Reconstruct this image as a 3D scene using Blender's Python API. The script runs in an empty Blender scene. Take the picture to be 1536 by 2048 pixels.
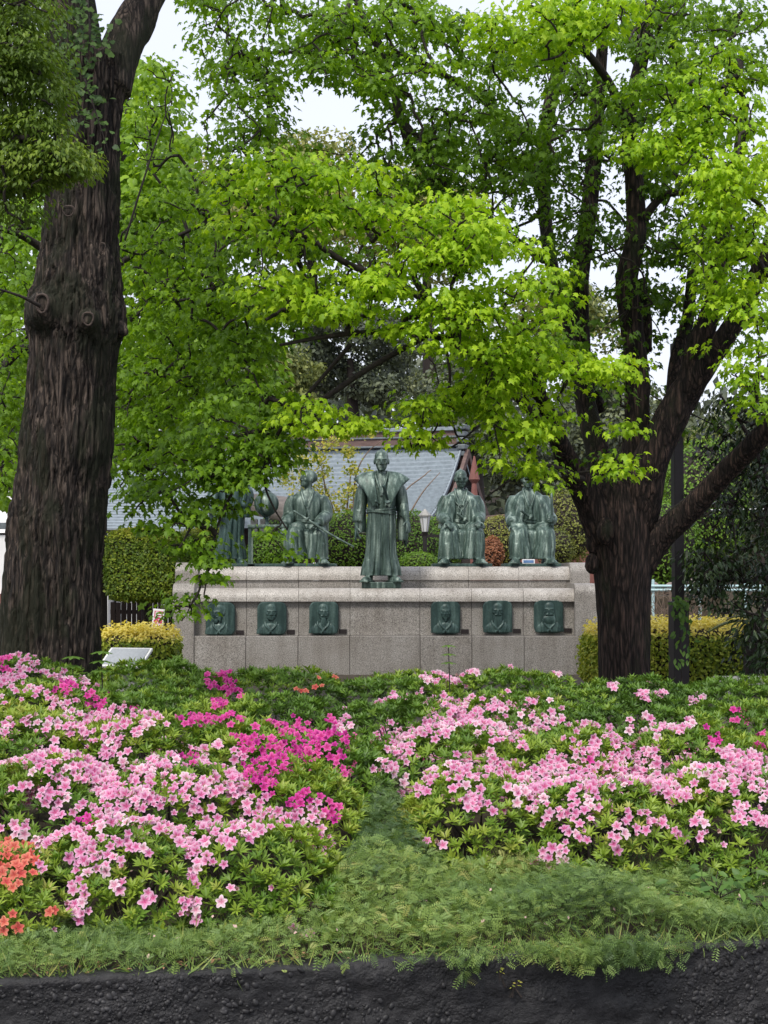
import bpy, bmesh, math, random
import numpy as np
from mathutils import Vector, Matrix, Euler

random.seed(7)
RNG = np.random.default_rng(11)
SC = bpy.context.scene
COL = SC.collection

# ------------------------------------------------------------------ camera, world, sun, exposure
F = 3400.0                       # focal length in photo pixels (1536 x 2048)
EYE = 1.45
PITCH = math.atan(126.0 / F)
cam = bpy.data.cameras.new('camera')
cam.lens = F / 2048.0 * 36.0
cam.sensor_width = 36.0
cam.clip_start = 0.1
cam.clip_end = 2000.0
camo = bpy.data.objects.new('camera', cam)
camo.location = (0, 0, EYE)
camo.rotation_euler = (math.pi / 2 + PITCH, 0, 0)
COL.objects.link(camo)
SC.camera = camo

SUN_EL, SUN_AZ = math.radians(52), math.radians(205)     # compass direction the light comes from (behind the camera, a little left)
world = bpy.data.worlds.new('World')
SC.world = world
world.use_nodes = True
wn, wl = world.node_tree.nodes, world.node_tree.links
wn.clear()
wo = wn.new('ShaderNodeOutputWorld')
bg = wn.new('ShaderNodeBackground')
sky = wn.new('ShaderNodeTexSky')
sky.sky_type = 'NISHITA'
sky.sun_disc = False
sky.sun_elevation = SUN_EL
sky.sun_rotation = SUN_AZ
sky.dust_density = 3.0
mixw = wn.new('ShaderNodeMix'); mixw.data_type = 'RGBA'
mixw.inputs[0].default_value = 0.82                       # cloud cover
mixw.inputs[7].default_value = (5.0, 5.15, 5.85, 1)         # grey white cloud layer
wl.new(sky.outputs[0], mixw.inputs[6])
wl.new(mixw.outputs[2], bg.inputs[0])
bg.inputs[1].default_value = 0.10
wl.new(bg.outputs[0], wo.inputs[0])

sun = bpy.data.lights.new('sun', 'SUN')
sun.energy = 1.5
sun.angle = math.radians(14)
sun.color = (1.0, 0.96, 0.88)
suno = bpy.data.objects.new('sun', sun)
sd = Vector((math.sin(SUN_AZ) * math.cos(SUN_EL), math.cos(SUN_AZ) * math.cos(SUN_EL), math.sin(SUN_EL)))
suno.rotation_euler = sd.to_track_quat('Z', 'Y').to_euler()
suno.location = (0, 0, 30)
COL.objects.link(suno)

SC.view_settings.view_transform = 'Standard'
SC.view_settings.look = 'None'
SC.view_settings.exposure = 1.08
SC.view_settings.gamma = 1.0
SC.view_settings.use_curve_mapping = False
SC.render.engine = 'CYCLES'
SC.cycles.use_denoising = True
SC.cycles.max_bounces = 6
SC.cycles.diffuse_bounces = 3
SC.cycles.glossy_bounces = 2
SC.cycles.transmission_bounces = 4
SC.cycles.transparent_max_bounces = 4
SC.cycles.sample_clamp_indirect = 6.0

# ------------------------------------------------------------------ helpers
CP, SP = math.cos(PITCH), math.sin(PITCH)
def at(px, py, d):
    """photo pixel + distance in front of the camera -> world point"""
    u, v = (px - 768.0) / F, (1024.0 - py) / F
    k = d / (CP - v * SP)
    return np.array((u * k, d, EYE + (SP + v * CP) * k))
def proj(P):
    """world points (N,3) -> photo pixels"""
    P = np.asarray(P, float)
    x, y, z = P[:, 0], P[:, 1], P[:, 2] - EYE
    dep = y * CP + z * SP
    up = z * CP - y * SP
    return 768 + F * x / dep, 1024 - F * up / dep
def ppm(d): return F / d

def _h(ix, iy, iz):
    n = (ix * 374761393 + iy * 668265263 + iz * 1274126177) & 0xffffffff
    n = ((n ^ (n >> 13)) * 1274126177) & 0xffffffff
    return ((n ^ (n >> 16)) & 0xffff) / 65535.0
def vnoise(p):
    p = np.asarray(p, float)
    i = np.floor(p).astype(np.int64); f = p - i
    f = f * f * (3 - 2 * f)
    r = 0
    for dx in (0, 1):
        for dy in (0, 1):
            for dz in (0, 1):
                w = (f[:, 0] if dx else 1 - f[:, 0]) * (f[:, 1] if dy else 1 - f[:, 1]) * (f[:, 2] if dz else 1 - f[:, 2])
                r = r + w * _h(i[:, 0] + dx, i[:, 1] + dy, i[:, 2] + dz)
    return r
def fbm(p, o=4):
    p = np.asarray(p, float); a, s, r = 0.5, 1.0, 0
    for k in range(o):
        r = r + a * vnoise(p * s + 17.3 * k); a *= .5; s *= 2.03
    return r
def unit(v):
    v = np.asarray(v, float)
    return v / np.maximum(np.linalg.norm(v, axis=-1, keepdims=True), 1e-9)

class Geo:
    """collects triangles"""
    def __init__(s): s.v, s.f, s.n = [], [], 0
    def add(s, V, Fc):
        V = np.asarray(V, float).reshape(-1, 3)
        for f in Fc:
            if len(f) == 3: s.f.append((f[0] + s.n, f[1] + s.n, f[2] + s.n))
            else:
                for k in range(1, len(f) - 1): s.f.append((f[0] + s.n, f[k] + s.n, f[k + 1] + s.n))
        s.v.append(V); s.n += len(V); return s
    def addnp(s, V, T):
        s.v.append(np.asarray(V, float)); s.f.extend((np.asarray(T) + s.n).tolist()); s.n += len(V); return s
    def box(s, c, size, rz=0.0, rx=0.0, ry=0.0, bev=0.0):
        x, y, z = np.array(size) / 2.0
        b = min(bev, x * .45, y * .45, z * .45)
        if b <= 0:
            V = np.array([(i, j, k) for i in (-x, x) for j in (-y, y) for k in (-z, z)])
            Fc = [(0, 1, 3, 2), (4, 6, 7, 5), (0, 4, 5, 1), (2, 3, 7, 6), (0, 2, 6, 4), (1, 5, 7, 3)]
        else:
            bm = bmesh.new(); bmesh.ops.create_cube(bm, size=1.0)
            for v in bm.verts: v.co = Vector((v.co.x * 2 * x, v.co.y * 2 * y, v.co.z * 2 * z))
            bmesh.ops.bevel(bm, geom=list(bm.edges), offset=b, segments=2, affect='EDGES', profile=.5)
            bm.verts.index_update()
            V = np.array([v.co[:] for v in bm.verts]); Fc = [tuple(v.index for v in f.verts) for f in bm.faces]
            bm.free()
        R = np.array(Euler((rx, ry, rz)).to_matrix())
        return s.add(V @ R.T + np.array(c), Fc)
    def ell(s, c, r, seg=16, rings=10, R=None):
        V, Fc = ellipsoid(seg, rings)
        V = V * np.array(r)
        if R is not None: V = V @ np.array(R).T
        return s.add(V + np.array(c), Fc)
    def tube(s, path, rad, seg=8, sub=4, sx=1.0):
        V, Fc = tube(path, rad, seg, sub)
        return s.add(V, Fc)
    def arrays(s):
        return np.concatenate(s.v), np.array(s.f, dtype=np.int32)

_ec = {}
def ellipsoid(seg, rings):
    if (seg, rings) not in _ec:
        V = [(0, 0, 1)]
        for i in range(1, rings):
            a = math.pi * i / rings
            for j in range(seg):
                b = 2 * math.pi * j / seg
                V.append((math.sin(a) * math.cos(b), math.sin(a) * math.sin(b), math.cos(a)))
        V.append((0, 0, -1)); Fc = []
        for j in range(seg): Fc.append((0, 1 + j, 1 + (j + 1) % seg))
        for i in range(rings - 2):
            for j in range(seg):
                a, b = 1 + i * seg + j, 1 + i * seg + (j + 1) % seg
                Fc.append((a, a + seg, b + seg, b))
        n = len(V) - 1
        for j in range(seg): Fc.append((n, n - seg + (j + 1) % seg, n - seg + j))
        _ec[(seg, rings)] = (np.array(V), Fc)
    return _ec[(seg, rings)]

def catmull(P, sub):
    P = np.asarray(P, float)
    if sub <= 1 or len(P) < 3:
        t = np.linspace(0, len(P) - 1, (len(P) - 1) * max(sub, 1) + 1)
        i = np.minimum(t.astype(int), len(P) - 2); f = (t - i)[:, None]
        return P[i] * (1 - f) + P[i + 1] * f
    Q = np.vstack([2 * P[0] - P[1], P, 2 * P[-1] - P[-2]])
    out = []
    for i in range(1, len(Q) - 2):
        for k in range(sub):
            t = k / sub
            out.append(0.5 * (2 * Q[i] + (Q[i + 1] - Q[i - 1]) * t + (2 * Q[i - 1] - 5 * Q[i] + 4 * Q[i + 1] - Q[i + 2]) * t * t
                              + (3 * Q[i] - Q[i - 1] - 3 * Q[i + 1] + Q[i + 2]) * t ** 3))
    out.append(Q[-2])
    return np.array(out)

def frames(P):
    T = np.gradient(P, axis=0); T = unit(T)
    up = np.array((0, 1.0, 0)) if abs(T[0][1]) < .9 else np.array((1.0, 0, 0))
    A = np.zeros_like(P); a = up - T[0] * up.dot(T[0]); a /= np.linalg.norm(a); A[0] = a
    for i in range(1, len(P)):
        a = A[i - 1] - T[i] * A[i - 1].dot(T[i]); A[i] = a / max(np.linalg.norm(a), 1e-9)
    return T, A, np.cross(T, A)

def tube(path, rad, seg=8, sub=4, cap=True):
    """closed tapered tube along a path; returns V, F"""
    P = catmull(np.asarray(path, float), sub)
    r = np.asarray(rad, float)
    if r.ndim == 0: r = np.full(len(path), float(r))
    R = catmull(np.repeat(r[:, None], 3, 1), sub)[:, 0]
    R = np.maximum(R, 1e-4)
    T, A, B = frames(P)
    th = np.arange(seg) * 2 * math.pi / seg
    V = P[:, None, :] + R[:, None, None] * (np.cos(th)[None, :, None] * A[:, None, :] + np.sin(th)[None, :, None] * B[:, None, :])
    n = len(P); V = V.reshape(-1, 3)
    Fc = []
    for i in range(n - 1):
        for j in range(seg):
            a, b = i * seg + j, i * seg + (j + 1) % seg
            Fc.append((a, b, b + seg, a + seg))
    if cap:
        V = np.vstack([V, P[0] - T[0] * R[0] * .5, P[-1] + T[-1] * R[-1] * .5])
        k = n * seg
        for j in range(seg):
            Fc.append((k, (j + 1) % seg, j)); Fc.append((k + 1, (n - 1) * seg + j, (n - 1) * seg + (j + 1) % seg))
    return V, Fc

def loft(rings, seg=48, fold=None, sub=4):
    """rings: (center, rx, ry, rz-tilt about x) horizontal-ish elliptic sections"""
    C = catmull([r[0] for r in rings], sub)
    RR = catmull([(r[1], r[2], r[3] if len(r) > 3 else 0.0) for r in rings], sub)
    th = np.arange(seg) * 2 * math.pi / seg
    V = []
    n = len(C)
    for i in range(n):
        t = i / (n - 1)
        m = 1.0 + (fold(th, t) if fold else 0.0)
        x = np.cos(th) * RR[i, 0] * m; y = np.sin(th) * RR[i, 1] * m
        ca, sa = math.cos(RR[i, 2]), math.sin(RR[i, 2])
        V.append(np.stack([x, y * ca, y * sa], 1) + C[i])
    V = np.concatenate(V); Fc = []
    for i in range(n - 1):
        for j in range(seg):
            a, b = i * seg + j, i * seg + (j + 1) % seg
            Fc.append((a, b, b + seg, a + seg))
    V = np.vstack([V, C[0], C[-1]]); k = n * seg
    for j in range(seg):
        Fc.append((k, (j + 1) % seg, j)); Fc.append((k + 1, (n - 1) * seg + j, (n - 1) * seg + (j + 1) % seg))
    return V, Fc

# ---- objects
def mesh_np(name, V, T, smooth=False, tint=None, col=None):
    me = bpy.data.meshes.new(name)
    V = np.ascontiguousarray(V, dtype=np.float32); T = np.ascontiguousarray(T, dtype=np.int32)
    me.vertices.add(len(V)); me.vertices.foreach_set('co', V.ravel())
    k = T.shape[1]
    me.loops.add(T.size); me.loops.foreach_set('vertex_index', T.ravel())
    me.polygons.add(len(T))
    me.polygons.foreach_set('loop_start', np.arange(0, T.size, k, dtype=np.int32))
    me.polygons.foreach_set('loop_total', np.full(len(T), k, dtype=np.int32))
    me.polygons.foreach_set('use_smooth', np.full(len(T), bool(smooth or tint is not None or col is not None), dtype=bool))
    if tint is not None:
        a = me.attributes.new('tint', 'FLOAT', 'POINT'); a.data.foreach_set('value', np.ascontiguousarray(tint, dtype=np.float32))
    if col is not None:
        a = me.attributes.new('col', 'FLOAT_COLOR', 'POINT'); a.data.foreach_set('color', np.ascontiguousarray(col, dtype=np.float32).ravel())
    me.update(); me.validate()
    return me
def link(name, me, mat, parent=None):
    o = bpy.data.objects.new(name, me); COL.objects.link(o)
    if mat is not None and not me.materials: me.materials.append(mat)
    if parent is not None:
        o.parent = parent
        o.matrix_parent_inverse = Matrix.Identity(4)
    return o
def wpart(name, V, T, mat, parent, smooth=False, tint=None, col=None):
    """part given in world coordinates below a thing that is only translated"""
    off = np.array(parent.location[:]) if parent is not None else 0
    return link(name, mesh_np(name, np.asarray(V) - off, T, smooth, tint, col), mat, parent)
def gpart(name, g, mat, parent=None, smooth=False, world=True):
    V, T = g.arrays()
    return wpart(name, V, T, mat, parent, smooth) if world else link(name, mesh_np(name, V, T, smooth), mat, parent)
def thing(name, label, cat, loc=(0, 0, 0), rz=0.0, group=None):
    o = bpy.data.objects.new(name, None); COL.objects.link(o)
    o.empty_display_size = .1
    o.location = tuple(float(c) for c in loc); o.rotation_euler = (0, 0, rz)
    return tag(o, label, cat, group)
def tag(o, label=None, cat=None, group=None, kind=None):
    if label: o['label'] = label
    if cat: o['category'] = cat
    if group: o['group'] = group
    if kind: o['kind'] = kind
    return o
def stuffpart(o): o['kind'] = 'stuff'; return o

def remesh(g, voxel, smooth=3, ratio=None, name='body', disp=None):
    V, T = g.arrays()
    me = mesh_np('tmp', V, T)
    o = bpy.data.objects.new('tmp', me); COL.objects.link(o)
    m = o.modifiers.new('r', 'REMESH'); m.mode = 'VOXEL'; m.voxel_size = voxel; m.use_smooth_shade = True
    if smooth:
        s = o.modifiers.new('s', 'SMOOTH'); s.iterations = smooth; s.factor = .5
    if ratio:
        d = o.modifiers.new('d', 'DECIMATE'); d.ratio = ratio
    dg = bpy.context.evaluated_depsgraph_get()
    out = bpy.data.meshes.new_from_object(o.evaluated_get(dg), preserve_all_data_layers=False, depsgraph=dg)
    bpy.data.objects.remove(o); bpy.data.meshes.remove(me)
    out.name = name
    if disp is not None:
        n = len(out.vertices)
        co = np.zeros(n * 3, np.float32); out.vertices.foreach_get('co', co); co = co.reshape(-1, 3)
        no = np.zeros(n * 3, np.float32); out.vertices.foreach_get('normal', no); no = no.reshape(-1, 3)
        co = co + no * disp(co)[:, None]
        out.vertices.foreach_set('co', np.ascontiguousarray(co, np.float32).ravel())
    out.polygons.foreach_set('use_smooth', np.ones(len(out.polygons), dtype=bool))
    out.update()
    return out

def orient(nrm, tip):
    z = unit(nrm); y = tip - (tip * z).sum(1, keepdims=True) * z; y = unit(y); x = np.cross(y, z)
    return np.stack([x, y, z], 2)            # columns
def scatter(tv, tf, pos, R, scale, tint=None):
    """template tv (k,3), tf (m,3) copied to N places as one triangle soup"""
    tv = np.asarray(tv, float); tf = np.asarray(tf, int)
    n, k = len(pos), len(tv)
    V = np.einsum('nij,kj->nki', R, tv) * np.asarray(scale).reshape(-1, 1, 1) + pos[:, None, :]
    T = tf[None] + (np.arange(n) * k)[:, None, None]
    tt = None if tint is None else np.repeat(tint, k)
    return V.reshape(-1, 3), T.reshape(-1, 3), tt
def rdir(n):
    v = RNG.normal(size=(n, 3)); return unit(v)

# ------------------------------------------------------------------ materials
def mat(name, build):
    m = bpy.data.materials.new(name); m.use_nodes = True
    nt = m.node_tree; nt.nodes.clear()
    out = nt.nodes.new('ShaderNodeOutputMaterial')
    build(nt, out)
    return m
def N(nt, kind, **kw):
    n = nt.nodes.new(kind)
    for k, v in kw.items():
        if k.startswith('i_'): n.inputs[k[2:].replace('_', ' ')].default_value = v
        else: setattr(n, k, v)
    return n
def ramp(nt, stops, src=None):
    r = nt.nodes.new('ShaderNodeValToRGB'); e = r.color_ramp.elements
    while len(e) < len(stops): e.new(.5)
    for q, (p, c) in zip(e, stops): q.position = p; q.color = (*c, 1) if len(c) == 3 else c
    if src is not None: nt.links.new(src, r.inputs[0])
    return r
def mixc(nt, a, b, f, mode='MIX'):
    m = nt.nodes.new('ShaderNodeMix'); m.data_type = 'RGBA'; m.blend_type = mode
    for i, v in ((6, a), (7, b), (0, f)):
        if hasattr(v, 'links') or isinstance(v, bpy.types.NodeSocket): nt.links.new(v, m.inputs[i])
        else: m.inputs[i].default_value = v if i == 0 else (*v, 1)
    return m.outputs[2]
def coords(nt, scale=(1, 1, 1), obj=True):
    tc = nt.nodes.new('ShaderNodeTexCoord')
    mp = nt.nodes.new('ShaderNodeMapping'); mp.inputs['Scale'].default_value = scale
    if obj: nt.links.new(tc.outputs['Object'], mp.inputs[0])
    else:
        g = nt.nodes.new('ShaderNodeNewGeometry'); nt.links.new(g.outputs['Position'], mp.inputs[0])
    return mp.outputs[0]
def noise(nt, vec, scale, detail=4, rough=.55):
    n = nt.nodes.new('ShaderNodeTexNoise'); n.inputs['Scale'].default_value = scale
    n.inputs['Detail'].default_value = detail; n.inputs['Roughness'].default_value = rough
    nt.links.new(vec, n.inputs['Vector']); return n.outputs[0]
def bump(nt, h, strength=.3, dist=.01):
    b = nt.nodes.new('ShaderNodeBump'); b.inputs['Strength'].default_value = strength; b.inputs['Distance'].default_value = dist
    nt.links.new(h, b.inputs['Height']); return b.outputs[0]
def bsdf(nt, out, color, rough=.6, metal=0.0, spec=.4, normal=None):
    p = nt.nodes.new('ShaderNodeBsdfPrincipled')
    for k, v in (('Base Color', color), ('Roughness', rough), ('Metallic', metal)):
        if isinstance(v, bpy.types.NodeSocket): nt.links.new(v, p.inputs[k])
        else: p.inputs[k].default_value = (*v, 1) if k == 'Base Color' else v
    p.inputs['Specular IOR Level'].default_value = spec
    if normal is not None: nt.links.new(normal, p.inputs['Normal'])
    if out is not None: nt.links.new(p.outputs[0], out.inputs[0])
    return p
def leafmat(name, stops, trans=.4, rough=.5, spec=.35, tcol=(1.25, 1.25, .6)):
    """leaf blade: colour by the age of the leaf (tint), part of the light passes through"""
    def b(nt, out):
        a = N(nt, 'ShaderNodeAttribute', attribute_name='tint')
        c = ramp(nt, stops, a.outputs['Fac']).outputs[0]
        p = bsdf(nt, None, c, rough, 0, spec)
        t = nt.nodes.new('ShaderNodeBsdfTranslucent')
        nt.links.new(mixc(nt, c, tcol, 1.0, 'MULTIPLY'), t.inputs[0])
        m = nt.nodes.new('ShaderNodeMixShader'); m.inputs[0].default_value = trans
        nt.links.new(p.outputs[0], m.inputs[1]); nt.links.new(t.outputs[0], m.inputs[2])
        nt.links.new(m.outputs[0], out.inputs[0])
    return mat(name, b)

M = {}
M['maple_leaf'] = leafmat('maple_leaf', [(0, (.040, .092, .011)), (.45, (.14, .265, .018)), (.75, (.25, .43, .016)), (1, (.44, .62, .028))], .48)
M['maple_leaf_far'] = leafmat('maple_leaf_far', [(0, (.06, .13, .015)), (.5, (.16, .29, .025)), (1, (.30, .46, .035))], .48)
M['ginkgo_leaf'] = leafmat('ginkgo_leaf', [(0, (.035, .08, .02)), (1, (.11, .20, .04))], .3)
M['camphor_leaf'] = leafmat('camphor_leaf', [(0, (.045, .08, .012)), (.6, (.12, .20, .026)), (1, (.23, .32, .04))], .45)
M['azalea_leaf'] = leafmat('azalea_leaf', [(0, (.034, .075, .014)), (.45, (.11, .215, .025)), (.8, (.27, .37, .04)), (1, (.38, .38, .09))], .25, .45)
M['hedge_leaf'] = leafmat('hedge_leaf', [(0, (.035, .07, .012)), (.35, (.12, .20, .02)), (.62, (.36, .42, .04)), (1, (.82, .70, .17))], .3)
M['topiary_leaf'] = leafmat('topiary_leaf', [(0, (.045, .11, .015)), (.5, (.15, .28, .03)), (1, (.33, .46, .05))], .35)
M['olive_leaf'] = leafmat('olive_leaf', [(0, (.07, .10, .025)), (.5, (.23, .25, .05)), (1, (.52, .48, .14))], .3)
M['red_leaf'] = leafmat('red_leaf', [(0, (.10, .06, .02)), (.5, (.30, .12, .06)), (1, (.52, .26, .15))], .3)
M['yellow_leaf'] = leafmat('yellow_leaf', [(0, (.14, .20, .03)), (.5, (.34, .36, .05)), (1, (.62, .52, .10))], .35)
M['camellia_leaf'] = leafmat('camellia_leaf', [(0, (.010, .026, .009)), (.7, (.028, .056, .014)), (1, (.07, .105, .028))], .10, .38, .4)
M['cycad_leaf'] = leafmat('cycad_leaf', [(0, (.05, .09, .02)), (1, (.17, .22, .05))], .2, .35)
M['forest_leaf'] = leafmat('forest_leaf', [(0, (.060, .075, .060)), (.5, (.125, .15, .08)), (1, (.26, .28, .11))], .2)  # lightened grey greens: distance haze put into the leaf colour
M['forest_pale_leaf'] = leafmat('forest_pale_leaf', [(0, (.08, .11, .035)), (.5, (.23, .26, .07)), (1, (.50, .47, .16))], .25)
M['weed_leaf'] = leafmat('weed_leaf', [(0, (.056, .106, .034)), (.4, (.158, .25, .068)), (.75, (.25, .345, .085)), (1, (.38, .37, .12))], .3)
M['broad_leaf'] = leafmat('broad_leaf', [(0, (.06, .14, .03)), (1, (.15, .27, .05))], .35)

def _bark(c0, c1, c2, moss, moss_amt, sc=1.0):
    def b(nt, out):
        v = coords(nt, (1, 1, .12), False)
        n0 = noise(nt, v, 26 * sc, 6, .65)
        fu = N(nt, 'ShaderNodeTexVoronoi', feature='DISTANCE_TO_EDGE'); fu.inputs['Scale'].default_value = 25 * sc
        wv = N(nt, 'ShaderNodeVectorMath', operation='ADD'); nt.links.new(v, wv.inputs[0])
        nw = N(nt, 'ShaderNodeTexNoise'); nw.inputs['Scale'].default_value = 9; nt.links.new(v, nw.inputs['Vector'])
        sw = N(nt, 'ShaderNodeVectorMath', operation='SCALE'); sw.inputs['Scale'].default_value = .11; nt.links.new(nw.outputs['Color'], sw.inputs[0])
        nt.links.new(sw.outputs[0], wv.inputs[1]); nt.links.new(wv.outputs[0], fu.inputs['Vector'])
        mf = N(nt, 'ShaderNodeMapRange'); mf.inputs['From Max'].default_value = .22; nt.links.new(fu.outputs['Distance'], mf.inputs[0])
        mm = N(nt, 'ShaderNodeMath', operation='MULTIPLY_ADD'); nt.links.new(mf.outputs[0], mm.inputs[0]); mm.inputs[1].default_value = .22
        ms = N(nt, 'ShaderNodeMath', operation='SUBTRACT'); nt.links.new(n0, ms.inputs[0]); ms.inputs[1].default_value = .14
        nt.links.new(ms.outputs[0], mm.inputs[2]); n1 = mm.outputs[0]
        v2 = coords(nt, (1, 1, .5), False)
        n2 = noise(nt, v2, 3.0, 5, .6)
        c = ramp(nt, [(.34, c0), (.52, c1), (.70, c2)], n1).outputs[0]
        mk = ramp(nt, [(.50 - moss_amt, (0, 0, 0)), (.60 - moss_amt, (1, 1, 1))], n2).outputs[0]
        c = mixc(nt, c, mixc(nt, c, moss, .75), mk)
        nn = bump(nt, n1, 1.0, .04)
        bsdf(nt, out, c, .85, 0, .25, nn)
    return b
M['ginkgo_bark'] = mat('ginkgo_bark', _bark((.010, .008, .007), (.042, .032, .026), (.130, .099, .078), (.016, .019, .009), .03))
M['maple_bark'] = mat('maple_bark', _bark((.007, .005, .0045), (.026, .018, .015), (.085, .055, .044), (.014, .017, .008), -.05))
M['twig_bark'] = mat('twig_bark', lambda nt, out: bsdf(nt, out, ramp(nt, [(.3, (.012, .009, .008)), (.7, (.045, .034, .028))], noise(nt, coords(nt, obj=False), 40)).outputs[0], .85))
M['cut_wood'] = mat('cut_wood', lambda nt, out: bsdf(nt, out, ramp(nt, [(.3, (.03, .022, .018)), (.7, (.11, .08, .065))], noise(nt, coords(nt, obj=False), 45)).outputs[0], .85))

def _granite(nt, out, lift=1.0):
    v = coords(nt, obj=False)
    n1 = noise(nt, v, 88, 3, .55); n2 = noise(nt, v, 60, 2, .5); n3 = noise(nt, v, 1.6, 5, .6)
    c = ramp(nt, [(.32, tuple(x * lift for x in (.09, .082, .078))), (.42, tuple(x * lift for x in (.232, .216, .196))), (.56, tuple(x * lift for x in (.355, .333, .305))), (.70, tuple(x * lift for x in (.48, .45, .42)))], n1).outputs[0]
    k = ramp(nt, [(.30, (.16, .15, .15)), (.38, (1, 1, 1))], n2).outputs[0]
    c = mixc(nt, c, k, .75, 'MULTIPLY')
    sv = noise(nt, coords(nt, (1, 1, .07), False), 7, 5, .65)
    c = mixc(nt, c, ramp(nt, [(.38, (.60, .57, .54)), (.56, (1, 1, 1))], sv).outputs[0], .4, 'MULTIPLY')
    st = ramp(nt, [(.35, (.72, .69, .66)), (.6, (1, 1, 1))], n3).outputs[0]
    c = mixc(nt, c, st, .8, 'MULTIPLY')
    bsdf(nt, out, c, .5, 0, .4, bump(nt, n1, .15, .003))
M['granite'] = mat('granite', _granite)
M['granite_skylit'] = mat('granite_skylit', lambda nt, out: _granite(nt, out, 1.4))  # lighter granite for copings: sky light on their rounded fronts put into the colour
def _bronze(dark, mid, pale, sc=(1, 1, .11)):
    def b(nt, out):
        v = coords(nt, sc, False)
        n1 = noise(nt, v, 13, 5, .6); n2 = noise(nt, coords(nt, obj=False), 46, 4, .6)
        c = ramp(nt, [(.34, dark), (.52, mid), (.70, pale)], n1).outputs[0]
        c = mixc(nt, c, ramp(nt, [(.3, (.5, .5, .5)), (.7, (1.25, 1.25, 1.25))], n2).outputs[0], .7, 'MULTIPLY')
        r = ramp(nt, [(.3, (.34, .34, .34)), (.7, (.6, .6, .6))], n2).outputs[0]
        bsdf(nt, out, c, r, .2, .5, bump(nt, n2, .12, .004))
    return b
M['bronze'] = mat('bronze', _bronze((.018, .038, .031), (.072, .115, .095), (.27, .34, .295)))
M['bronze_dark'] = mat('bronze_dark', _bronze((.016, .040, .036), (.036, .074, .066), (.085, .14, .125)))
M['bronze_pale'] = mat('bronze_pale', _bronze((.022, .045, .036), (.080, .13, .108), (.32, .40, .35)))
M['nameplate'] = mat('nameplate', lambda nt, out: bsdf(nt, out, ramp(nt, [(.35, (.02, .016, .016)), (.65, (.045, .036, .036))], noise(nt, coords(nt, (1, 1, 3), False), 60)).outputs[0], .45, .3))

def plain(name, c, rough=.6, var=.25, sc=8, metal=0, spec=.4, stretch=(1, 1, 1)):
    def b(nt, out):
        n = noise(nt, coords(nt, stretch, False), sc, 5, .6)
        lo = tuple(x * (1 - var) for x in c); hi = tuple(min(1, x * (1 + var)) for x in c)
        bsdf(nt, out, ramp(nt, [(.3, lo), (.7, hi)], n).outputs[0], rough, metal, spec, bump(nt, n, .15, .005))
    return mat(name, b)
M['soil'] = plain('soil', (.055, .042, .028), .95, .5, 12)
M['road'] = plain('road', (.05, .05, .052), .9, .3, 60)
M['grassy'] = plain('grassy', (.06, .085, .03), .95, .5, 6)
M['path'] = plain('path', (.30, .28, .25), .9, .15, 20)
def _wet(nt, out):
    v = coords(nt, obj=False); n1 = noise(nt, v, 34, 6, .7); n2 = noise(nt, v, 2.2, 4, .6)
    vo = N(nt, 'ShaderNodeTexVoronoi'); vo.inputs['Scale'].default_value = 62; nt.links.new(v, vo.inputs['Vector'])
    c = ramp(nt, [(.3, (.008, .0078, .008)), (.55, (.018, .0172, .018)), (.75, (.042, .040, .041))], n1).outputs[0]
    c = mixc(nt, c, ramp(nt, [(.35, (.65, .65, .67)), (.65, (1.2, 1.17, 1.15))], n2).outputs[0], .8, 'MULTIPLY')
    b1 = nt.nodes.new('ShaderNodeBump'); b1.inputs['Strength'].default_value = .8; b1.inputs['Distance'].default_value = .012; nt.links.new(n1, b1.inputs['Height'])
    b2 = nt.nodes.new('ShaderNodeBump'); b2.invert = True; b2.inputs['Strength'].default_value = .5; b2.inputs['Distance'].default_value = .010; 
    mk = ramp(nt, [(.46, (1, 1, 1)), (.60, (0, 0, 0))], noise(nt, coords(nt, (1, 1, 2.2), False), 3.1, 4, .6)).outputs[0]
    hm = N(nt, 'ShaderNodeMath', operation='MAXIMUM'); nt.links.new(vo.outputs['Distance'], hm.inputs[0]); nt.links.new(mk, hm.inputs[1])
    nt.links.new(hm.outputs[0], b2.inputs['Height']); nt.links.new(b1.outputs[0], b2.inputs['Normal'])
    bsdf(nt, out, c, .55, 0, .45, b2.outputs[0])
M['wet_concrete'] = mat('wet_concrete', _wet)
M['pebble'] = plain('pebble', (.026, .025, .026), .55, .7, 9, 0, .4)
M['steel_brown'] = plain('steel_brown', (.022, .018, .018), .5, .2, 15, .2)
M['fence_wood'] = plain('fence_wood', (.055, .040, .036), .85, .4, 18, 0, .2, (1, 1, .1))
M['old_wood'] = plain('old_wood', (.13, .085, .075), .8, .3, 14, 0, .3, (.2, .2, 1))
M['dark_wood'] = plain('dark_wood', (.05, .036, .034), .8, .3, 14)
M['red_wood'] = plain('red_wood', (.19, .075, .062), .7, .2, 9)
M['roof_tile'] = plain('roof_tile', (.235, .275, .305), .55, .2, 9, .1, .4)
M['roof_dark'] = plain('roof_dark', (.13, .15, .16), .55, .3, 9, .1)
M['plaster'] = plain('plaster', (.78, .77, .76), .8, .05, 3)
M['cream'] = plain('cream', (.62, .52, .42), .8, .12, 6)
M['white_paint'] = plain('white_paint', (.80, .80, .80), .6, .04, 12)
M['grey_stone'] = plain('grey_stone', (.24, .235, .225), .85, .3, 25)
M['pale_panel'] = plain('pale_panel', (.34, .36, .39), .35, .12, 40)
M['log_wood'] = plain('log_wood', (.50, .42, .39), .85, .3, 16, 0, .2, (.15, 1, 1))
M['blue_rail'] = plain('blue_rail', (.42, .58, .60), .5, .1, 10)
M['sign_red'] = plain('sign_red', (.50, .05, .12), .6, .2, 30)
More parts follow.
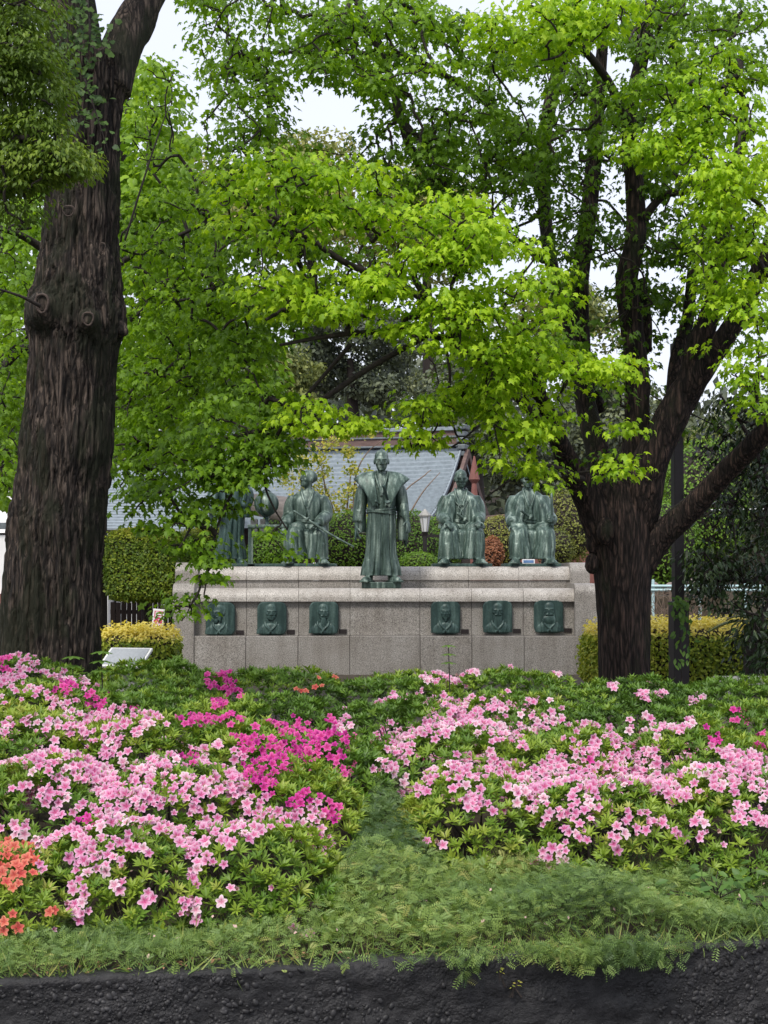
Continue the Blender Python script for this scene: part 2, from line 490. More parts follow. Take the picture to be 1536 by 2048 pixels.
M['lamp_glass'] = plain('lamp_glass', (.62, .63, .64), .3, .08, 10)
M['lamp_metal'] = plain('lamp_metal', (.32, .31, .29), .5, .15, 12, .3)
M['mirror'] = mat('mirror', lambda nt, out: bsdf(nt, out, (.85, .86, .87), .05, 1.0))
M['rust'] = plain('rust', (.35, .30, .25), .6, .2, 10)
M['dry_twig'] = plain('dry_twig', (.20, .145, .11), .9, .3, 10)
M['rock'] = plain('rock', (.27, .22, .20), .9, .4, 9)
M['green_net'] = plain('green_net', (.05, .30, .12), .6, .2, 10)
M['hill'] = plain('hill', (.035, .05, .025), .95, .5, .6)
def _petal(nt, out):
    a = N(nt, 'ShaderNodeAttribute', attribute_name='col')
    oi = nt.nodes.new('ShaderNodeObjectInfo')
    v = ramp(nt, [(0, (.86, .80, .84)), (1, (1.06, 1.06, 1.04))], oi.outputs['Random']).outputs[0]
    c = mixc(nt, a.outputs['Color'], v, 1.0, 'MULTIPLY')
    p = bsdf(nt, None, c, .6, 0, .2)
    t = nt.nodes.new('ShaderNodeBsdfTranslucent'); nt.links.new(c, t.inputs[0])
    m = nt.nodes.new('ShaderNodeMixShader'); m.inputs[0].default_value = .3
    nt.links.new(p.outputs[0], m.inputs[1]); nt.links.new(t.outputs[0], m.inputs[2]); nt.links.new(m.outputs[0], out.inputs[0])
M['petal'] = mat('petal', _petal)
# ------------------------------------------------------------------ ground, road, wall
def wall_d(x): return 8.2 + 0.24 * np.asarray(x)
def ground(x, y):
    x = np.asarray(x, float); y = np.asarray(y, float)
    s = np.clip((y - wall_d(x)) / 3.5, 0, 1)
    g = -.40 + .40 * s
    far = np.clip((y - 62) / 60, 0, 1); far = far * far * (3 - 2 * far)
    return g + 11 * far
gx = np.unique(np.concatenate([np.linspace(-6, 6, 61), np.linspace(-60, 60, 61), np.linspace(-900, 900, 37)]))
rel = np.unique(np.concatenate([np.linspace(0.10, 9, 60), np.linspace(9, 110, 60), np.linspace(110, 1500, 20)]))
X, Rr = np.meshgrid(gx, rel)
Y = wall_d(np.clip(X, -40, 40)) * np.clip(1 - (Rr - 9) / 30, 0, 1) * 1.0 + (wall_d(0)) * (1 - np.clip(1 - (Rr - 9) / 30, 0, 1)) + Rr
Z = ground(X, Y); Z = np.where(Rr < .3, -.43, Z)
Z += .03 * (fbm(np.stack([X.ravel() * 2, Y.ravel() * 2, 0 * X.ravel()], 1), 3).reshape(X.shape) - .5)
nx_, ny_ = len(gx), len(rel)
V = np.stack([X, Y, Z], 2).reshape(-1, 3)
idx = np.arange(nx_ * ny_).reshape(ny_, nx_)
Q = np.stack([idx[:-1, :-1], idx[:-1, 1:], idx[1:, 1:], idx[1:, :-1]], 2).reshape(-1, 4)
tag(link('ground', mesh_np('ground', V, Q, True), M['soil']), 'bare brown soil of the flower bed bank rising from the dark wall', 'ground', kind='structure')

g = Geo().box((0, 2.0, -1.70), (60, 30, .2), math.atan(.24))
tag(gpart('road', g, M['road']), 'grey asphalt road below the dark retaining wall', 'road', kind='structure')

# dark wet wall of exposed aggregate
rot = math.atan(.24)
wall = thing('retaining_wall', 'dark wet retaining wall with exposed pebbles along the bottom of the picture', 'wall', (0, 8.2, -.40))
us = np.linspace(-3.4, 3.4, 341); zs = np.linspace(-1.3, 0.0, 66)
U, ZZ = np.meshgrid(us, zs)
p = np.stack([U.ravel(), 0 * U.ravel(), ZZ.ravel()], 1)
rough = fbm(p * np.array((9, 1, 14)), 4) - .5
patch = fbm(p * np.array((1.3, 1, 3.0)) + 5, 3)
dy = -.05 * rough * (0.4 + patch) - .012 * (vnoise(p * 60) - .5)
dy = dy - .05 * np.clip((ZZ.ravel() + .5) / .5, 0, 1) * 0 
front = np.stack([U.ravel(), dy, ZZ.ravel()], 1)
front[:, 2] += np.where(ZZ.ravel() > -.001, .03 * (fbm(p * np.array((2.5, 1, 1)) + 3, 3) - .5), 0)
nz, nu = ZZ.shape
top = front[(nz - 1) * nu:].copy(); top2 = top.copy(); top2[:, 1] = .10; top2[:, 2] += .012; top3 = top.copy(); top3[:, 1] = .34; top3[:, 2] = -.02
bot3 = top3.copy(); bot3[:, 2] = -1.3
V = np.vstack([front, top2, top3, bot3])
idx = np.arange((nz + 3) * nu).reshape(nz + 3, nu)
Q = np.stack([idx[:-1, :-1], idx[:-1, 1:], idx[1:, 1:], idx[1:, :-1]], 2).reshape(-1, 4)
cr, sr = math.cos(rot), math.sin(rot)
R2 = np.array(((cr, -sr, 0), (sr, cr, 0), (0, 0, 1.0)))
link('wall_body', mesh_np('wall_body', V @ R2.T, Q, True), M['wet_concrete'], wall)
# pebbles showing in the face
pebs = []
for k in range(3):
    V, Fc = ellipsoid(9, 6)
    V = V * np.array((1, .50, .58)) * (1 + .25 * (fbm(V * 1.6 + k * 9, 2) - .45))[:, None]
    gg = Geo().add(V, Fc); v, t = gg.arrays()
    pebs.append(mesh_np('pebble', v, t, True)); pebs[-1].materials.append(M['pebble'])
cand = []
while len(cand) < 3600:
    u = random.uniform(-2.6, 2.6); z = random.uniform(-.44, -.015)
    q = fbm(np.array([[u * 1.1 + 40, 0, z * 3.2]]), 3)[0] + .08 * (vnoise(np.array([[u * 5, 3.0, z * 9]]))[0] - .5)
    if random.random() < np.clip((q - .42) * 9, .04, 1): cand.append((u, z))
small = Geo(); big = []
for u, z in cand:
    s = .0042 + .020 * random.random() ** 3.6
    big.append((s, u, z))
big.sort(reverse=True)
for i, (s, u, z) in enumerate(big):
    yy = -.05 * (fbm(np.array([[u * 9, 0, z * 14]]), 4)[0] - .5) * (0.4 + fbm(np.array([[u * 1.3 + 5, 5.0, z * 3.0 + 5]]), 3)[0])
    c = R2 @ np.array((u, yy + s * .12, z))
    e = Euler((random.uniform(-.3, .3), random.uniform(-3, 3), rot + random.uniform(-.4, .4)))
    if i < 280:
        o = link('pebble', pebs[i % 3], None, wall)
        o.location = c; o.rotation_euler = e; o.scale = (s, s, s * random.uniform(.8, 1.3))
    else:
        V, Fc = ellipsoid(6, 3)
        small.add((V * np.array((s, s * .6, s * .7))) @ np.array(e.to_matrix()).T + c, Fc)
v, t = small.arrays()
stuffpart(link('small_pebbles', mesh_np('small_pebbles', v, t, True), M['pebble'], wall))
# fallen leaves and litter on the edge
lt = Geo()
for k in range(130):
    u = random.uniform(-2.3, 1.0); c = R2 @ np.array((u, random.uniform(.02, .22), .02)) + np.array((0, 8.2, -.40))
    a = random.uniform(0, 6.3); s = random.uniform(.008, .022)
    lt.add(np.array([(-s, 0, 0), (0, -s * .45, .006), (s, 0, .002), (0, s * .45, .007)]) @ np.array(Euler((random.uniform(-.5, .5), random.uniform(-.5, .5), a)).to_matrix()).T + c, [(0, 1, 2), (0, 2, 3)])
tag(gpart('fallen_leaves', lt, plain('fallen_leaf', (.32, .18, .10), .8, .5, 30)), 'small brown fallen leaves lying along the top edge of the dark wall', 'leaves', kind='stuff')

# ------------------------------------------------------------------ granite monument
DL = 24.95                                 # front of the lower tier
def zpx(py, d): return float(at(768, py, d)[2])
def xpx(px, d): return float(at(px, 1150, d)[0])
MON = thing('granite_monument', 'stepped speckled granite monument carrying the bronze statues and relief portraits', 'monument', (0, 25, 0))
def coping(x0, x1, y0, y1, zb, zt, r):
    n = 8
    prof = [(y1, zt), (y0 + r, zt)]
    prof += [(y0 + r - r * math.sin(a), zt - r * .95 + r * .95 * math.cos(a)) for a in np.linspace(.15, math.pi / 2, n)]
    prof += [(y0, zb), (y1, zb)]
    m = len(prof)
    V = [(x0, y, z) for y, z in prof] + [(x1, y, z) for y, z in prof]
    Fc = [(i, (i + 1) % m, (i + 1) % m + m, i + m) for i in range(m)]
    Fc += [tuple(range(m - 1, -1, -1)), tuple(range(m, 2 * m))]
    return V, Fc
J = .0025
def stones(name, pxs, d, y0, y1, zb, zt, r=None):
    for a, b in zip(pxs[:-1], pxs[1:]):
        x0, x1 = xpx(a, d) + J, xpx(b, d) - J
        dd = random.uniform(-.003, .003)
        gg = Geo()
        if r: gg.add(*coping(x0, x1, y0 + dd, y1, zb, zt, r))
        else: gg.box(((x0 + x1) / 2, (y0 + y1) / 2 + dd, (zb + zt) / 2), (x1 - x0, y1 - y0, zt - zb), bev=.008 if name == 'plinth_slab' else .004)
        gpart(name, gg, M['granite_skylit' if r else 'granite'], MON)
LPX = [388, 493, 597, 700, 840, 943, 1047, 1150]
UPX = [396, 493, 597, 700, 840, 937, 1038, 1140]
zt1, zb1 = zpx(1177, DL), zpx(1203, DL)
zt0 = zpx(1271, DL)
zt2, zb2 = zpx(1133, 26.0), zpx(1160, 26.0)
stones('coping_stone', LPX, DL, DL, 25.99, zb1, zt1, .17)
stones('face_slab', LPX, DL, DL + .07, DL + .22, zt0, zb1 - .004)
stones('plinth_slab', LPX, DL, DL - .10, DL + .20, -.05, zt0 - .003)
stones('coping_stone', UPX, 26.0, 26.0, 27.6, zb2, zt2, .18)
stones('face_slab', UPX, 26.0, 26.03, 26.20, zt1 - .02, zb2 - .004)
x0, x1 = xpx(388, DL), xpx(1150, DL)
gpart('core', Geo().box(((x0 + x1) / 2, 26.3, .60), (x1 - x0 - .1, 2.2, 1.24)), M['granite'], MON)
for a, b, d, zt in ((345, 388, 24.82, zpx(1167, 24.82)), (1150, 1195, 24.82, zpx(1167, 24.82)), (350, 396, 25.93, zpx(1125, 25.93)), (1140, 1180, 25.93, zpx(1125, 25.93))):
    gg = Geo().add(*coping(xpx(a, d) + J, xpx(b, d) - J, d, 27.7, -.05, zt, .17))
    gpart('end_pier', gg, M['granite'], MON)

# name plates
plates = [(480, 1265, 'left of the second relief, under the clean shaven portrait row start'), (582, 1264, ''), (686, 1263, ''), (930, 1263, ''), (1034, 1262, ''), (1136, 1261, '')]
PL = ['small dark name plate beside the relief of the man looking right with a pointed beard',
      'small dark name plate beside the relief of the beardless man in a plain robe',
      'small dark name plate beside the relief of the bald man with a narrow hanging beard',
      'small dark name plate beside the relief of the thin man with a short goatee',
      'small dark name plate beside the relief of the man with the long straight beard',
      'small dark name plate beside the relief of the man with the wide bushy beard']
pm = None
for (px, py, _), lab in zip(plates, PL):
    w, h = 15 / 136, 9 / 136
    if pm is None:
        gg = Geo().box((0, 0, 0), (w, .014, h), bev=.002)
        for k in range(2): gg.box((0, -.0085, .013 - .026 * k), (w * .72, .003, .008))
        v, t = gg.arrays(); pm = mesh_np('name_plate', v, t); pm.materials.append(M['nameplate'])
    o = link('name_plate', pm, None); c = at(px, py, DL + .06); o.location = c
    tag(o, lab, 'name plate', 'name plates on the monument')

# ------------------------------------------------------------------ relief portraits
def rounded_slab(w, h, r, y0, y1, n=8):
    pts = []
    for cx, cz, a0 in ((w / 2 - r, h / 2 - r, 0), (-w / 2 + r, h / 2 - r, 90), (-w / 2 + r, -h / 2 + r, 180), (w / 2 - r, -h / 2 + r, 270)):
        for k in range(n + 1):
            a = math.radians(a0 + 90 * k / n); pts.append((cx + r * math.cos(a), cz + r * math.sin(a)))
    m = len(pts); e = .012
    V = [(x, y1, z) for x, z in pts] + [(x, y0 + e, z) for x, z in pts] + [(x * (1 - 2 * e / w), y0, z * (1 - 2 * e / h)) for x, z in pts]
    Fc = []
    for k in range(2): Fc += [(k * m + i, k * m + (i + 1) % m, (k + 1) * m + (i + 1) % m, (k + 1) * m + i) for i in range(m)]
    Fc += [tuple(range(m)), tuple(range(3 * m - 1, 2 * m - 1, -1))]
    return V, Fc
def rotz(a):
    return np.array(((math.cos(a), -math.sin(a), 0), (math.sin(a), math.cos(a), 0), (0, 0, 1.0)))
def rotx(a):
    return np.array(((1, 0, 0), (0, math.cos(a), -math.sin(a)), (0, math.sin(a), math.cos(a))))
def head(g, c, H, yaw=0.0, pitch=0.0, beard=None, knot=True, hair=True, neck=.42):
    """face towards -y; c = chin-level centre of the neck axis; H = height of the head"""
    Rm = rotz(yaw) @ rotx(pitch)
    def E(p, r, Rl=None, seg=14, rings=9):
        V, Fc = ellipsoid(seg, rings)
        V = V * np.array(r)
        if Rl is not None: V = V @ np.array(Rl).T
        V = (V + np.array(p)) * H
        g.add(V @ Rm.T + np.array(c), Fc)
    E((0, .07, .655), (.325, .41, .335), None, 20, 14)
    E((0, -.09, .46), (.312, .305, .38), None, 18, 12)
    E((0, -.12, .24), (.255, .25, .23))
    E((0, -.28, .10), (.11, .10, .085))
    for s in (-1, 1):
        E((s * .14, -.35, .555), (.13, .052, .030), rotz(s * .35))
        E((s * .135, -.335, .475), (.072, .05, .030))
        E((s * .18, -.26, .385), (.10, .085, .09))
        E((s * .06, -.385, .338), (.04, .045, .03))
        E((s * .335, .03, .45), (.04, .085, .145), rotz(s * .35))
    E((0, -.41, .43), (.048, .08, .15), rotx(-.18))
    E((0, -.415, .352), (.055, .06, .042))
    E((0, -.358, .232), (.10, .032, .020))
    E((0, -.352, .188), (.08, .032, .022))
    if hair:
        E((0, .12, .64), (.362, .40, .33), None, 18, 12)
    if knot:
        E((0, .22, 1.0), (.055, .16, .05)); E((0, .06, 1.02), (.04, .05, .035))
    if beard == 'point':
        E((0, -.31, .02), (.12, .09, .15)); E((0, -.37, .26), (.16, .05, .03))
        for s in (-1, 1): E((s * .2, -.2, .14), (.06, .1, .2))
    if beard == 'narrow':
        E((0, -.31, -.14), (.17, .10, .34)); E((0, -.38, .265), (.19, .05, .035))
    if beard == 'goatee':
        E((0, -.30, .0), (.07, .07, .12)); E((0, -.37, .262), (.12, .04, .022))
    if beard == 'long':
        E((0, -.29, -.2), (.24, .12, .46)); E((0, -.38, .265), (.2, .05, .035))
        for s in (-1, 1): E((s * .2, -.2, .1), (.08, .12, .26))
    if beard == 'bushy':
        E((0, -.3, -.04), (.33, .15, .24)); E((0, -.4, .255), (.25, .07, .055))
        for s in (-1, 1): E((s * .24, -.26, -.08), (.16, .12, .24)); E((s * .26, -.15, .2), (.09, .14, .22))
    V, Fc = tube([(0, .10, .30), (0, .10, 0.0), (0, .12, -neck)], [.19, .185, .21], 16, 4)
    g.add((V * H) @ Rm.T * 1.0 + np.array(c), Fc)
REL = [(441, 1238, 'point', -.55, False, 'square bronze relief of a man looking right with a pointed beard'),
       (544, 1237, None, .12, False, 'square bronze relief of a beardless man in a plain crossed robe'),
       (648, 1236, 'narrow', .10, False, 'square bronze relief of a bald man with a narrow hanging beard'),
       (891, 1235, 'goatee', .0, False, 'square bronze relief of a thin faced man with a short goatee'),
       (995, 1234, 'long', .05, False, 'square bronze relief of a man with a long straight beard'),
       (1097, 1233, 'bushy', -.08, False, 'square bronze relief of a man with a wide bushy beard and moustache')]
for i, (px, py, bd, yaw, kn, lab) in enumerate(REL):
    c = at(px, py, DL + .03)
    t_ = thing('relief_plaque', lab, 'relief', c, 0, 'bronze relief portraits on the monument')
    gg = Geo().add(*rounded_slab(.43, .49, .10, -.035, .043))
    V, T = gg.arrays(); link('plaque_slab', mesh_np('plaque_slab', V, T), M['bronze_dark'], t_)
    hg = Geo(); hx = (-.02, -.015, -.01, .0, 0.0, .01)[i]
    H = (.262, .265, .258, .25, .255, .26)[i]
    head(hg, (hx, 0, -.035), H, yaw, .0, bd, kn, i != 2)
    # shoulders and robe
    V, Fc = loft([((hx, .03, -.225), .212, .13), ((hx, .03, -.15), .20, .13), ((hx, .03, -.095), .145, .11), ((hx, .03, -.065), .06, .08)], 40,
                 lambda th, t: .03 * np.cos(th * 9 + 1.3 * i))
    hg.add(V, Fc)
    for s in (-1, 1):
        hg.tube([(hx + s * .085, -.02, -.05), (hx + s * .07, -.09, -.11), (hx - s * .0, -.125, -.18), (hx - s * .03, -.125, -.225)], .013, 8, 4)
        hg.tube([(hx + s * .11, -.015, -.07), (hx + s * .125, -.07, -.14), (hx + s * .10, -.085, -.225)], .008, 8, 4)
    V = np.concatenate(hg.v); V[:, 1] *= .46; V[:, 1] -= .024
    V[:, 2] = np.clip(V[:, 2], -.228, .232)
    hg.v = [V]
    me = remesh(hg, .0055, 1, .35, 'portrait')
    me.materials.append(M['bronze_dark']); link('portrait', me, None, t_)
# ------------------------------------------------------------------ bronze statues (local: facing -y, z up, base at 0)
def hand(g, w, fdir, up, s=1.0, curl=.5, thumb=1):
    """w wrist, fdir towards the fingers, up = back of the hand, thumb side +-1"""
    f = unit(np.array(fdir, float)); u = np.array(up, float); u = unit(u - f * u.dot(f)); r = np.cross(f, u) * thumb
    w = np.array(w, float); L = .20 * s
    Rm = np.stack([r, f, u], 1)
    V, Fc = ellipsoid(14, 10)
    g.add((V * np.array((.046, .058, .021)) * s) @ Rm.T + w + f * .05 * s, Fc)
    for k, (o, ln) in enumerate(((.034, .075), (.012, .084), (-.011, .078), (-.033, .062))):
        b = w + f * .088 * s + r * o * s
        P = [b - f * .02 * s]; d = f.copy(); q = b
        for j in range(3):
            a = curl * (.55 + .45 * j)
            d = f * math.cos(a) - u * math.sin(a)
            q = q + d * ln * s * (.42, .32, .26)[j]; P.append(q)
        g.tube(P, [.0115 * s, .011 * s, .0105 * s, .009 * s], 8, 3)
    b = w + f * .03 * s + r * .034 * s
    g.tube([b, b + (f * .5 + r * .8 - u * .2) * .035 * s, b + (f * .95 + r * .75 - u * .5) * .062 * s], [.014 * s, .012 * s, .0095 * s], 8, 3)
def foot(g, c, yaw=0.0, s=1.0):
    Rm = rotz(yaw)
    def E(p, r):
        V, Fc = ellipsoid(14, 9); g.add((V * np.array(r) * s) @ Rm.T + np.array(c) + Rm @ (np.array(p) * s), Fc)
    E((0, -.08, .035), (.052, .14, .04)); E((0, .02, .055), (.045, .07, .06)); E((.0, -.17, .028), (.05, .05, .026))
    V = Geo().box((0, -.07, .008), (.115, .32, .022), bev=.008); v, t = V.arrays()
    g.addnp(v @ Rm.T * s + np.array(c), t)
    g.tube(np.array([(0, .0, .05), (0, .02, .30)]) @ Rm.T + np.array(c), [.045 * s, .055 * s], 12, 3)
def pleat(n, amp, sharp=1.0, ph=0.0, top=.35):
    def f(th, t):
        w = np.abs(np.sin((th + ph) * n / 2)) ** sharp
        return amp * (w - .5) * (top + (1 - top) * abs(1 - t))
    return f
def drape(zmin, zmax, amp=.006, fr=11.0, heads=()):
    """cloth folds running downwards, left out round the head"""
    def d(co):
        p = co.astype(float)
        q = p * np.array((fr, fr, .9))
        q[:, 0] += 1.2 * (fbm(p * 3.1 + 7, 2) - .5) * 3; q[:, 1] += 1.1 * fbm(p * 3.1 + 31, 2) * 3
        r = 1 - 2 * np.abs(fbm(q, 3) - .45) * 2.2
        m = np.clip((p[:, 2] - zmin) / .06, 0, 1) * np.clip((zmax - p[:, 2]) / .08, 0, 1)
        for c, rad in heads:
            m = m * np.clip((np.linalg.norm(p - np.array(c), axis=1) - rad) / .04, 0, 1)
        return amp * r * m
    return d
def sleeve(g, P, Rx, _a=None, _b=None, bag=None, seg=28, amp=.10):
    """arm sleeve as a tube, optional hanging bag (a flat drop of cloth)"""
    V, Fc = tube(P, Rx, seg, 5); g.add(V, Fc)
    if bag is not None:
        top0, top1, drop, th = bag
        top0, top1 = np.array(top0, float), np.array(top1, float)
        c0, c1 = (top0 + top1) / 2, (top0 + top1) / 2 - np.array((0, 0, drop))
        w = np.linalg.norm(top1 - top0) / 2
        ax = unit(top1 - top0)
        rings = []
        for t in np.linspace(0, 1, 6):
            c = c0 * (1 - t) + c1 * t
            rings.append((c, w * (1 - .25 * t), th * (1 + .2 * t)))
        V, Fc = loft(rings, 30, pleat(8, amp, .8), 3)
        a = math.atan2(ax[1], ax[0])
        cc = np.array((c0[0], c0[1], 0))
        g.add((V - cc) @ rotz(a).T + cc, Fc)
def sheet(name, grid, thick, m, parent, folds=0.0):
    """solid sheet from a grid of points (n,m,3)"""
    G = np.asarray(grid); n, k = G.shape[:2]
    du = np.gradient(G, axis=0); dv = np.gradient(G, axis=1); nn = unit(np.cross(du, dv))
    A, B = (G + nn * thick / 2).reshape(-1, 3), (G - nn * thick / 2).reshape(-1, 3)
    idx = np.arange(n * k).reshape(n, k); o = n * k
    Q = []
    for i in range(n - 1):
        for j in range(k - 1):
            a, b, c, d = idx[i, j], idx[i, j + 1], idx[i + 1, j + 1], idx[i + 1, j]
            Q.append((a, b, c, d)); Q.append((d + o, c + o, b + o, a + o))
    for i in range(n - 1):
        Q.append((idx[i, 0], idx[i + 1, 0], idx[i + 1, 0] + o, idx[i, 0] + o)); Q.append((idx[i, -1] + o, idx[i + 1, -1] + o, idx[i + 1, -1], idx[i, -1]))
    for j in range(k - 1):
        Q.append((idx[0, j] + o, idx[0, j + 1] + o, idx[0, j + 1], idx[0, j])); Q.append((idx[-1, j], idx[-1, j + 1], idx[-1, j + 1] + o, idx[-1, j] + o))
    return link(name, mesh_np(name, np.vstack([A, B]), np.array(Q), True), m, parent)
def lpart(name, g, m, parent, smooth=True):
    V, T = g.arrays(); return link(name, mesh_np(name, V, T, smooth), m, parent)
def sword(parent, a, b, hilt=.26, r=.017, m='bronze', guard=True):
    """scabbard from a (hilt end) to b, hilt wrapped, round guard as a sub-part"""
    a, b = np.array(a, float), np.array(b, float); d = unit(b - a)
    g = Geo(); n = 7
    mid = (a + d * hilt + b) / 2 + np.array((0, 0, -.02))
    g.tube([a + d * hilt, mid, b], [r, r * .95, r * .7], 12, 6)
    g.tube([a, a + d * hilt], [r * 1.05, r * .95], 12, 8)
    o = lpart('sword', g, M[m], parent)
    if guard:
        gg = Geo(); gg.tube([a + d * (hilt - .008), a + d * (hilt + .008)], [r * 2.5, r * 2.5], 18, 1); lpart('guard', gg, M[m], o, False)
    return o
def band(parent, c, rx, ry, h, m='bronze', n=3, name='sash'):
    g = Geo()
    for k in range(n):
        th = np.linspace(0, 2 * math.pi, 37)[:-1]
        P = [(c[0] + rx * math.cos(t), c[1] + ry * math.sin(t), c[2] + h * (k - (n - 1) / 2) + .012 * math.sin(t * 2 + k)) for t in th]
        P.append(P[0]); V, Fc = tube(P, .6 * h, 8, 1, False); g.add(V, Fc)
    return lpart(name, g, M[m], parent)
def plate(parent, w, dpt, h, m='bronze_dark', cx=0.0, cy=0.0):
    g = Geo().box((cx, cy, h / 2), (w, dpt, h), bev=.008); return lpart('base_plate', g, M[m], parent, False)
def body(parent, g, m, voxel, ratio, disp):
    me = remesh(g, voxel, 2, ratio, 'body', disp); me.materials.append(M[m]); return link('body', me, None, parent)

# --- standing figure in the middle
ST = at(763, 1176, 25.42); ST[2] = zt1 + .002
s1 = thing('bronze_statue', 'standing bronze statue in a winged shoulder vest, alone on the lower tier', 'statue', ST, 0, 'bronze statues on the monument')
s1.scale = (1.01, 1.03, 1.06)
plate(s1, .58, .54, .085, 'bronze')
g = Geo(); b0 = .085
for s, yw in ((-1, .12), (1, -.55)): foot(g, (s * .17 - .015, -.10, b0), -s * .0 + (-.5 if s < 0 else .75) * .6, 1.15)
V, Fc = loft([((-.005, .0, .175), .315, .225), ((-.005, .0, .22), .30, .215), ((-.005, 0, .5), .225, .185), ((0, 0, .85), .215, .175), ((0, 0, 1.06), .205, .165), ((0, 0, 1.2), .185, .15)], 170,
             lambda th, t: -.24 * np.exp(-(np.sin(th * 6.5) / .30) ** 2) * (.45 + .55 * (1 - t)) - .24 * np.exp(-((th - 1.5 * math.pi) / .10) ** 2) * (1 - .6 * t), 6)
g.add(V, Fc)
V, Fc = loft([((0, .0, 1.08), .19, .15), ((0, 0, 1.25), .21, .155), ((0, .01, 1.42), .24, .15), ((0, .02, 1.52), .21, .125), ((0, .03, 1.585), .12, .1), ((0, .03, 1.63), .075, .075)], 60, None, 4); g.add(V, Fc)
# robe collar edges
for s in (-1, 1): g.tube([(s * .08, .06, 1.66), (s * .092, -.05, 1.615), (s * .06, -.135, 1.48), (-s * .005, -.17, 1.30)], [.014, .016, .015, .012], 8, 5)
# her-left sleeve (picture left): arm hangs, dark fan in the hand
sleeve(g, [(-.20, .02, 1.47), (-.28, .02, 1.36), (-.325, .0, 1.12), (-.345, -.04, .93)], [.080, .090, .088, .075], None, None, ((-.345, -.10, 1.08), (-.27, .12, 1.10), .30, .06))
g.tube([(-.35, -.05, .98), (-.37, -.07, .86)], [.04, .032], 12, 4)
hand(g, (-.37, -.07, .87), (.02, -.15, -1), (-.9, -.4, 0), 1.2, .75, -1)
# picture right: forearm bare, sleeve hangs behind it
sleeve(g, [(.20, .02, 1.47), (.27, .03, 1.36), (.305, .03, 1.16), (.33, .0, 1.02)], [.080, .090, .085, .07], None, None, ((.25, .12, 1.08), (.36, -.02, 1.08), .40, .05))
V, Fc = loft([((.345, .05, .84), .05, .05), ((.35, .05, .72), .035, .04), ((.36, .05, .60), .008, .01)], 20, None, 3); g.add(V, Fc)
g.tube([(.325, -.03, 1.16), (.355, -.10, 1.03), (.385, -.13, .93)], [.058, .05, .034], 14, 4)
hand(g, (.385, -.13, .945), (.12, -.45, -.8), (.75, -.5, .2), 1.2, .4, 1)
head(g, (0, -.005, 1.645), .315, .0, .06, None, True, False)
body(s1, g, 'bronze', .0075, .22, drape(.2, 1.5, .013, 14, [((0, 0, 1.8), .24), ((-.37, -.09, .8), .12), ((.42, -.18, .88), .13)]))
# shoulder wings
for s in (-1, 1):
    inner = catmull([(s * .045, -.185, 1.13), (s * .07, -.185, 1.30), (s * .095, -.14, 1.50), (s * .10, -.02, 1.64), (s * .07, .13, 1.58), (s * .03, .175, 1.25)], 6)
    outer = catmull([(s * .12, -.19, 1.12), (s * .205, -.195, 1.28), (s * .30, -.135, 1.43), (s * .415, -.03, 1.535), (s * .29, .14, 1.42), (s * .12, .185, 1.2)], 6)
    lift = np.array((0, 0, 1.0))
    grid = np.array([[inner[i] * (1 - t) + outer[i] * t + lift * .035 * math.sin(math.pi * t) for t in np.linspace(0, 1, 10)] for i in range(len(inner))])
    if s > 0: grid = grid[:, ::-1]
    sheet('shoulder_wing', grid, .016, M['bronze_pale'], s1)
band(s1, (0, -.005, 1.085), .212, .172, .024, 'bronze')
sword(s1, (.03, -.33, 1.43), (.16, -.02, 1.02), .27, .021, 'bronze_dark')
sword(s1, (-.09, -.215, 1.22), (.20, .10, 1.02), .20, .017, 'bronze')
g = Geo(); g.add(*loft([((-.385, -.12, .66), .012, .03), ((-.38, -.11, .74), .02, .05), ((-.375, -.09, .84), .02, .03)], 16, None, 3)); lpart('fan', g, M['bronze_dark'], s1)

